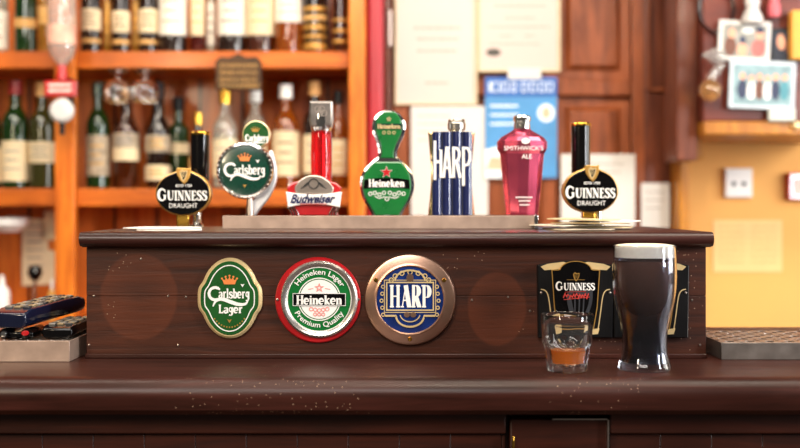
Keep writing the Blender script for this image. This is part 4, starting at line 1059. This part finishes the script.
MB().plate([F(45.5, 97), F(77, 97), F(77, 81), F(45.5, 81)], -.012, .0, .003).build('sign', m_red, t)
mb = MB()
for yy in (85.5, 91): mb.ribbon([F(50, yy), F(73, yy)], 3*so, -.0135, -.012)
mb.build('sign_print', mat('pale pink print', '#f2c6bd', .5), t, smooth=False)
MB().lathe([(0, -.016), (9*so, -.014), (12*so, -.006), (12*so, .006), (0, .008)], 32, (0, .0, F(0, 111)[1]), 'y').build('measure', mat('grey white plastic', '#cfcdca', .35), t)
MB().lathe([(0, F(0, 135)[1]), (2.5*so, F(0, 135)[1]), (3*so, F(0, 122)[1]), (0, F(0, 122)[1])], 16).build('spout', m_blackm, t)
MB().box(-.012, .012, .008, SD-.02-OD, F(0, 106)[1], F(0, 76)[1]).build('bracket', m_steel, t, bevel=.002)

# hanging stem glasses under the upper shelf
gr = None
for px, py, lab in ((118, 72, 'stem glass hanging upside down under the upper shelf, nearer the optic'), (145, 88, 'stem glass hanging upside down under the upper shelf, nearer the plaque')):
    if gr is None:
        gr = thing('wine_glass', lab, 'glass', (W(px, 3.06), 3.06, Z(100, 3.06)), 0, 'stem glasses hanging from the upper shelf')
        zs = Z(68.6, 3.12) - Z(100, 3.06)
        prg = [(.034, 0), (.040, .02), (.041, .035), (.036, .05), (.02, .062), (.005, .068), (.004, zs-.008), (.03, zs-.003), (.033, zs-.0015)]
        MB().lathe(prg + [(r-.0012, z-.001) for r, z in prg[::-1][3:]], 32, cap=False).build('bowl', m_glass, gr)
        MB().lathe([(.0335, -.0005), (.0345, .0005), (.0345, .002), (.0333, .002)], 32, cap=False).build('rim', m_gold, gr)
        gr.location.y = 3.122; gr.location.x = W(px, 3.122)
    else: dup(gr, (W(px, 3.122), 3.122, gr.location.z), 0, lab)
# plaque over the shelf edge
t = thing('wall_plaque', 'small dark bronze plaque hanging over the upper shelf edge', 'plaque', (W(238.5, 3.1), 3.098, Z(92, 3.1)))
F = frame(238.5, 3.1, Z(92, 3.1)); so = 3.1/FP
ol = [F(216, 90), F(262, 91), F(262, 62), F(257, 57), F(247, 58), F(239, 54), F(230, 58), F(221, 57), F(216, 62)]
MB().plate(ol, -.012, .0, .003).build('plaque_body', mat('aged bronze', '#432c16', .5, .5, var=.5, scale=40, bump=.5), t)
mb = MB()
for k, yy in enumerate((66, 73, 80, 86)):
    xx = 221
    while xx < 257:
        w_ = random.uniform(2, 4); mb.plate([F(xx, yy+2), F(xx+w_, yy+2), F(xx+w_, yy-1.6), F(xx, yy-1.6)], -.014, -.012); xx += w_+1.4
mb.build('raised_relief', mat('worn bronze relief', '#8a6838', .45, .5, var=.3), t, smooth=False)

# things on the bottom shelf at left
zc = .9205
def lowobj(name, label, cat, px, D): return thing(name, label, cat, (W(px, D), D, zc))
t = lowobj('notice_paper', 'cream paper pinned inside the shelves behind the remote controls', 'paper', 40, 3.37)
F = frame(40, 3.37, zc)
t.location.y = 3.38
MB().plate([F(21, 286), F(58, 284), F(57, 252), F(47, 250), F(46, 219), F(21, 218)], -.0015, 0).build('sheet', m_cream, t, smooth=False)
mb = MB()
for k in range(7): mb.ribbon([F(26, 226+8*k), F(41+(k % 2)*2, 226+8*k)], 1.2*3.37/FP, -.0022, -.0015)
mb.build('print', m_ink, t, smooth=False)
o = MB().plate([F(44, 240), F(56.4, 240), F(56.4, 211), F(44, 211)], -.004, 0).build('note_card', mat('buff card', '#d9c79c', .7), smooth=False, loc=(W(40, 3.37), 3.375, zc)); tag(o, 'small buff card pinned just below the lower shelf, left of the upright', 'card')
t = lowobj('tap_lever', 'black ball-topped lever rising behind the remote controls', 'lever', 35, 3.17); F = frame(35, 3.17, zc); sl = 3.17/FP
MB().lathe([(0, 0), (.02, 0), (.02, .006), (.006, .012), (.005, F(0, 278)[1]), (0, F(0, 278)[1])], 20).build('stem', m_chrome, t)
MB().lathe([(0, F(0, 281)[1]), (5*sl, F(0, 279.5)[1]), (7.5*sl, F(0, 272)[1]), (5*sl, F(0, 266)[1]), (0, F(0, 264.5)[1])], 24).build('knob', m_black, t)
for px, hh, rr, mm, lab in ((2, 46, 8, m_white, 'white plastic bottle at the left edge behind the remote controls'), (52, 42, 4, mat('honey plastic', '#d6a24c', .4), 'slim honey coloured bottle on the low shelf beside the upright')):
    t = lowobj('squeeze_bottle', lab, 'bottle', px, 3.16); sb = 3.16/FP
    MB().lathe([(0, 0), (rr*sb, 0), (rr*sb, hh*.6*sb), (rr*.8*sb, hh*.7*sb), (rr*.4*sb, hh*.76*sb), (0, hh*.76*sb)], 24).build('body', mm, t)
    MB().lathe([(0, hh*.75*sb), (rr*.45*sb, hh*.75*sb), (rr*.2*sb, hh*sb), (0, hh*sb)], 18).build('nozzle', m_white, t)
t = thing('tableware_stack', 'small white crockery hanging under the lower shelf at far left', 'crockery', (W(8, 3.2), 3.2, Z(232, 3.2)))
MB().lathe([(0, 0), (.03, 0), (.055, .02), (.06, .04), (.057, .04), (.05, .02), (0, .006)], 28, cap=False).build('bowl', m_white, t)
MB().box(-.004, .004, .03, .17, .04, .047).box(-.004, .004, .0, .04, .036, .047).build('hook', m_steel, t)

# ================================================================== NOTICES ON THE DOOR
def sheet(name, label, px0, px1, py0, py1, m, D=3.292, cat='notice', lines=None, tilt=0, seal=None, th=.0015, frame_m=None, lw=1.2, lm=None):
    cx = (px0+px1)/2
    zc_ = Z(py1, D); t = thing(name, label, cat, (W(cx, D), D, zc_)); t.rotation_euler = (0, math.radians(tilt), 0)
    F = frame(cx, D, zc_); sh = D/FP
    MB().plate([F(px0, py1), F(px1, py1), F(px1, py0), F(px0, py0)], -th, 0).build('sheet', m, t, smooth=False)
    if frame_m: MB().rim([F(px0-2, py1+2), F(px1+2, py1+2), F(px1+2, py0-2), F(px0-2, py0-2)], 2.2*sh, -.008, .001).build('frame', frame_m, t, bevel=.001)
    if lines:
        mb = MB()
        for (a, b, yy) in lines:
            xx = a
            while xx < b:
                ww = min(b-xx, random.uniform(3, 7)); mb.ribbon([F(xx, yy), F(xx+ww, yy)], lw*sh, -th-.0006, -th); xx += ww+1.2
        mb.build('print', lm or m_ink, t, smooth=False)
    if seal: MB().plate(oval(*F(*seal[:2]), seal[2]*sh, seal[3]*sh, n=20), -th-.0008, -th).build('seal', mat('dark stamp', '#4a463e', .6), t, smooth=False)
    return t
m_inkpale = mat('pale ink', '#a59a8e', .8)
sheet('notice', 'large cream notice with three lines of type, on the door right of the red post', 397, 475, -4, 103, mat('ivory notice paper', '#cdbfb6', .8, var=.03, scale=6), lines=[(414, 461, 28), (417, 458, 39), (417, 457, 51), (425, 448, 83)], lm=m_inkpale, lw=2, frame_m=m_cream)
sheet('notice', 'framed cream certificate with dark oval stamp above the blue poster', 480, 558, -6, 70, mat('pinkish certificate paper', '#cdbab0', .8, var=.03, scale=6), lines=[(494, 545, 6), (505, 535, 18), (488, 550, 27), (500, 512, 36), (525, 535, 36), (490, 540, 44)], seal=(493.5, 52.5, 7.5, 4), frame_m=m_cream, lw=1.4, lm=m_inkpale)
m_tape = m_paper
sheet('notice', 'white paper taped to the door behind the navy tap', 411, 488, 106, 216, m_paper, lines=[(418, 450, 116), (418, 460, 124), (418, 445, 132), (418, 462, 140)], lm=m_inkpale)
t = sheet('poster', 'bright blue poster with white lettering and a pale portrait, behind the rose-red tap', 485, 557, 77, 178, mat('blue poster paper', '#4a8cc0', .6, var=.12, scale=12), D=3.286, cat='poster')
F = frame(521, 3.286, Z(178, 3.286)); sh = 3.286/FP
MB().plate([F(485, 97), F(557, 97), F(557, 77), F(485, 77)], -.0022, -.0012).build('dark_blue_band', mat('royal blue print', '#2b60a8', .6, var=.1), t, smooth=False)
mb = MB()
for a, b in ((489, 491), (492, 500), (502, 508), (511, 516), (521, 527), (530, 536), (539, 545), (547, 553)): mb.rim([F(a, 92), F(b, 92), F(b, 82), F(a, 82)], 1*sh, -.003, -.0021)
mb.plate(oval(*F(546, 113), 8.5*sh, 9*sh, n=24), -.003, -.0014)
mb.plate([F(485, 178), F(528, 178), F(528, 150), F(512, 143), F(485, 150)], -.003, -.0014)
for k in range(3): mb.ribbon([F(490, 106+9*k), F(518, 106+9*k)], 2*sh, -.003, -.0014)
mb.build('white_print', mat('poster white', '#e9f0f4', .6), t, smooth=False)
mb = MB().plate(oval(*F(546, 113), 4.5*sh, 6*sh, n=20), -.0036, -.0028).plate([F(486, 170), F(524, 170), F(520, 158), F(490, 157)], -.0036, -.0028); mb.build('flesh_print', mat('poster skin tone', '#e0b290', .6), t, smooth=False)
sheet('notice', 'white paper behind the right-hand black oval tap', 561, 635, 154, 230, m_paper, lines=[(570, 625, 164), (570, 620, 172)], lm=m_inkpale)
sheet('notice', 'narrow white slip on the dark frame left of the yellow wall', 641, 669.5, 183, 228, m_paper, D=3.282, lines=[(645, 664, 192), (645, 664, 200), (645, 660, 208)], lm=m_inkpale)
sheet('notice', 'small torn white flap stuck under the certificate', 508, 541, 68, 79, m_paper, D=3.283, cat='paper')

# ================================================================== RIGHT SIDE: PHOTO BOARD, SOCKET, PAPERS
BD = 3.0
t = thing('photo_board', 'reddish wooden board full of photographs on the yellow wall at top right', 'board', (W(760, BD), BD, Z(134, BD)))
F = frame(760, BD, Z(134, BD)); sb = BD/FP
MB().box(F(703, 0)[0], F(860, 0)[0], .0, .36, F(0, 121)[1], 1.35).build('board_panel', m_redboard, t, bevel=.003)
MB().box(F(703, 0)[0], F(860, 0)[0], -.008, .385, F(0, 135)[1], F(0, 121.5)[1]).build('lower_ledge', m_gold_wood, t, bevel=.004)
MB().box(F(681, 0)[0], F(702.6, 0)[0], .05, .19, F(0, 160)[1], 1.35).build('side_bracket', m_dframe, t, bevel=.004)
def photo(label, px0, px1, py0, py1, D, tilt, bg, blobs, border=m_white, cat='photograph'):
    border = mat('photo print border', '#cfcac4', .4) if border is m_white else border
    cx = (px0+px1)/2; zb = Z(py1, D)
    t = thing('photograph', label, cat, (W(cx, D), D, zb)); t.rotation_euler = (0, math.radians(tilt), 0)
    F = frame(cx, D, zb); sh = D/FP
    MB().plate([F(px0, py1), F(px1, py1), F(px1, py0), F(px0, py0)], -.004, 0, .001).build('border', border, t)
    i = 4
    MB().plate([F(px0+i, py1-i), F(px1-i, py1-i), F(px1-i, py0+i), F(px0+i, py0+i)], -.0048, -.0036).build('picture', bg, t, smooth=False)
    for k, (a, b, rx, ry, m) in enumerate(blobs): MB().plate(oval(*F(a, b), rx*sh, ry*sh, n=16), -.0054-.00005*k, -.0046).build('printed_figure', m, t, smooth=False)
    return t
skin = mat('print skin', '#e0a080', .6); darkp = mat('print dark blue', '#2c3450', .6); whp = mat('print white', '#e8e6e2', .6); brp = mat('print brown', '#6a4030', .6); tealp = mat('print teal', '#4a8a96', .6)
photo('white bordered photograph of people, upper one on the photo board', 717, 769, 21, 61, 2.985, 3, mat('print grey green', '#8c8a82', .6, var=.4, scale=30), [(729, 47, 6, 10, brp), (730, 34, 3.5, 5, skin), (741, 50, 5, 7, skin), (741, 40, 3, 4, darkp), (757, 48, 7, 9, mat('print rose', '#b4625c', .6)), (758, 34, 4, 5.5, skin), (758, 29.5, 4, 3, darkp), (746, 30, 6, 3.5, whp)])
photo('large pale blue bordered group photograph at the bottom of the board', 728, 794, 61, 109, 2.978, 2, mat('print pale teal', '#7f999e', .6, var=.3, scale=30), [(741, 90, 5, 10, darkp), (741, 77, 3, 3.6, skin), (750, 91, 4.5, 9, whp), (750, 79, 3, 3.6, skin), (758, 90, 4.5, 10, brp), (758, 77, 3, 3.6, skin), (766, 91, 4.5, 9, whp), (766, 79, 3, 3.6, skin), (774, 90, 4.5, 10, darkp), (774, 77, 3, 3.6, skin), (783, 90, 4.5, 10, tealp), (783, 77, 3, 3.6, skin)], border=mat('pale blue border', '#bcc6cc', .4))
photo('dark photograph partly hidden beside the yellow book on the board', 770, 800, 28, 64, 2.988, -4, mat('print dark', '#1f2330', .6, var=.4, scale=30), [(782, 42, 4, 8, skin), (790, 48, 5, 7, brp)], border=m_blackm)
# figurine, pink pot, book on the board top are hung objects
o = MB().box(-.02, .03, -.03, 0, 0, .13).build('yellow_book', mat('yellow cover', '#d99a35', .5, var=.1), bevel=.002, loc=(W(797, 2.975), 2.985, Z(60, 2.975))); tag(o, 'yellow book wedged at the right edge of the photo board', 'book')
t = thing('wall_ornament', 'small white bell-shaped ornament at the top of the photo board', 'ornament', (W(752, 2.97), 2.968, Z(24, 2.97)))
MB().lathe([(0, 0), (.028, .003), (.026, .02), (.016, .04), (.02, .06), (.014, .08), (0, .088)], 24).build('ornament_body', mat('grey glazed white', '#c9c5c0', .4), t)
MB().tube([(0, .0, .085), (0, .015, .1), (0, .03, .1)], .002, 8).build('hook', m_steel, t)
o = MB().lathe([(0, 0), (.015, .001), (.018, .02), (.012, .05), (.01, .07), (0, .072)], 20).build('pink_vial', mat('pink plastic', '#c65a62', .4), loc=(W(775, 2.97), 2.978, Z(17, 2.97))); tag(o, 'pink bottle-shaped trinket right of the white ornament', 'trinket')
t = thing('cable_loop', 'black cable loop hanging at the top left corner of the photo board', 'cable', (W(718, 2.97), 2.985, Z(25, 2.97)))
MB().tube([(.046*math.cos(a*PI/16), 0, .045+.062*math.sin(a*PI/16)) for a in range(33)], .0042, 10).build('loop', m_black, t)
t = thing('glass_ornament', 'round amber glass bauble on a clear twisted stem, left edge of the photo board', 'ornament', (W(711, 2.95), 2.96, Z(101, 2.95)))
so = 2.95/FP
bl = [(0, 0)] + [(11*so*math.sin(PI*k/12), 11*so*(1-math.cos(PI*k/12))) for k in range(1, 12)] + [(3*so, 22.5*so), (0, 23*so)]
MB().lathe(bl, 28, cap=False).build('bauble', bottle_mat('honey', '#e2b070', .8), t)
MB().tube([(0, 0, 22*so), (6*so, 0, 30*so), (12*so, 0, 37*so), (4*so, 0, 42*so), (-6*so, 0, 46*so), (4*so, 0, 50*so), (12*so, .0, 47*so)], [4*so, 4.5*so, 4*so, 4.5*so, 4*so, 4*so, 3*so]).build('twisted_stem', bottle_mat('clear stem', '#e6e2de', .8), t)
MB().tube([(8*so, 0, 48*so), (8*so, .037, 50*so)], .002, 8).build('hook', m_steel, t)
o = MB().plate([(-.036, 0), (.036, 0), (.036, .036), (-.036, .036)], -.01, 0, .003).build('name_tag', mat('pale tag', '#c6c8bd', .5), loc=(W(783, 2.97), 2.985, Z(121, 2.97))); tag(o, 'white oblong tag below the group photograph on the board', 'tag')
o = MB().lathe([(0, -.02), (.008, -.018), (.013, -.008), (.012, .0)], 20, (0, 0, .013), 'y').build('round_knob', m_palegold, loc=(W(797, 2.975), 2.9925, Z(127, 2.975)-.008)); tag(o, 'pale round knob on the ledge of the photo board', 'knob')

YD = 3.399
t = thing('wall_socket', 'white double wall socket on the yellow wall', 'socket', (W(737, YD), YD, Z(198, YD))); F = frame(737, YD, Z(198, YD)); sk = YD/FP
MB().plate([F(723.5, 197.5), F(750.5, 197.5), F(750.5, 168.5), F(723.5, 168.5)], -.02, 0, .003).build('socket_plate', m_white, t)
for px in (732, 742): MB().lathe([(0, -.0025), (2.2*sk, -.0022), (2.4*sk, 0)], 16, (F(px, 0)[0], -.0198, F(0, 184)[1]), 'y').build('outlet', m_blackm, t)
t = thing('fire_call_point', 'red square box with pale window on the yellow wall at right edge', 'call point', (W(797, YD), YD, Z(199, YD))); F = frame(797, YD, Z(199, YD))
MB().plate([F(785.5, 200), F(811, 200), F(811, 173), F(785.5, 173)], -.03, 0, .004).build('red_box', m_red, t)
MB().plate([F(791, 194), F(806, 194), F(806, 180), F(791, 180)], -.032, -.029, .001).build('window', mat('pale window', '#d8c6b6', .4), t)
sheet('wall_notice', 'faded cream two-column notice on the yellow wall below the socket', 713, 782, 220, 272, mat('faded notice', '#edc384', .8, var=.05, scale=12), D=3.398, lines=[(718, 744, 226+6*k) for k in range(7)] + [(751, 777, 226+6*k) for k in range(7)], lm=mat('faint print', '#cfa468', .8))

# marks and lettering belong to the face they are printed on
HOST = {'lettering': ['name_band', 'badge_face', 'face', 'blue_lens', 'raised_panel', 'navy_ribs', 'faceted_body'], 'small_lettering': ['name_band', 'faceted_body'],
        'crown': ['badge_face', 'face'], 'white_leaf': ['face'], 'gold_leaf': ['badge_face'], 'gold_ornament': ['face'], 'white_line': ['face'],
        'handle_lettering': ['handle_face', 'upper_face'], 'handle_crown': ['handle_face'], 'handle_band': ['upper_face'], 'red_star': ['lower_face'],
        'harp_emblem': ['harp_plate', 'raised_panel'], 'harp_inlay': ['harp_plate'], 'harp_ghost': ['raised_panel'], 'red_script': ['raised_panel'], 'gold_line': ['raised_panel'],
        'gold_scrollwork': ['blue_lens'], 'copper_medallion': ['blue_lens'], 'red_ornament': ['white_disc'], 'silver_lines': ['navy_ribs'], 'crest_relief': ['silver_crest'],
        'handle_emblem': ['handle_top'], 'button': ['shell'], 'print': ['sheet'], 'seal': ['sheet'], 'white_print': ['sheet'], 'flesh_print': ['sheet'], 'dark_blue_band': ['sheet'],
        'printed_figure': ['picture'], 'sign_print': ['sign'], 'bottle_label': ['inverted_bottle'], 'red_button': ['fob_body'], 'raised_relief': ['plaque_body'], 'outlet': ['socket_plate'],
        'window': ['red_box'], 'beaded_edge': ['badge_rim'], 'nozzle': ['body']}
for root in [o for o in bpy.data.objects if o.parent is None and o.type == 'EMPTY']:
    ch = kids(root)
    for c in ch:
        for hname in HOST.get(c.name.split('.')[0], []):
            h_ = [k for k in ch if k.name.split('.')[0] == hname]
            if h_ and h_[0] is not c: c.parent = h_[0]; break

# ================================================================== CAMERA
cam = bpy.data.cameras.new('camera'); co = bpy.data.objects.new('camera', cam); COL.objects.link(co)
co.location = (0, 0, CAMZ); co.rotation_euler = (PI/2, 0, 0)
cam.sensor_width = 36; cam.lens = 36*FP/800; cam.shift_y = -(224-HZ)/800
cam.clip_start = .05
cam.dof.use_dof = True; cam.dof.focus_distance = 1.45; cam.dof.aperture_fstop = 50/1000/.015
cam.dof.aperture_blades = 0
S.camera = co

# ================================================================== LIGHT
def area(name, loc, target, sx, sy, power, col):
    l = bpy.data.lights.new(name, 'AREA'); l.shape = 'RECTANGLE'; l.size = sx; l.size_y = sy; l.energy = power; l.color = col
    o = bpy.data.objects.new(name, l); COL.objects.link(o); o.location = loc
    o.rotation_euler = (Vector(target)-Vector(loc)).to_track_quat('-Z', 'Y').to_euler(); return o
area('window_daylight', (2.9, 1.75, 1.9), (-.2, 3.2, 1.4), 1.3, 1.7, 62, (1, .97, .92))
area('front_window_daylight', (2.3, .3, 1.75), (0, 2.6, 1.4), .25, 1.1, 55, (.95, .97, 1))
area('high_front_fill', (-.5, -1.0, 2.9), (0, 1.6, 1.1), 1.8, .9, 62, (1, .94, .88))  # added unseen fill high behind the camera, lifts badges and counter edge
area('back_bar_fill', (-.3, 1.7, 2.7), (-.1, 3.4, 1.4), 3.6, .4, 63, (1, .9, .76))  # added unseen area light that brightens shelves and back wall
area('ceiling_lamp_counter', (.2, .9, 2.9), (.1, 1.4, 1.0), 1.8, .7, 22, (1, .86, .7))
area('wall_lamp_left', (-1.3, -.3, 1.9), (0, 2, 1.2), .16, .5, 18, (1, .8, .55))
for i_, (x, y, z) in enumerate([(-1.2, .9, 2.15), (.1, 1.0, 2.2), (1.3, .9, 2.15)]):
    l = bpy.data.lights.new('sparkle_light', 'POINT'); l.energy = 7; l.shadow_soft_size = .03; l.color = (1, .85, .66)  # small unseen lights added for sparkle on bottles and chrome
    o = bpy.data.objects.new('sparkle_light', l); COL.objects.link(o); o.location = (x, y, z)
w = bpy.data.worlds.new('world'); S.world = w; w.use_nodes = True
bg = w.node_tree.nodes['Background']; bg.inputs[0].default_value = (1, .88, .76, 1); bg.inputs[1].default_value = .09
S.view_settings.view_transform = 'Standard'; S.view_settings.look = 'None'; S.view_settings.gamma = 1
S.view_settings.exposure = 0; S.view_settings.use_curve_mapping = False
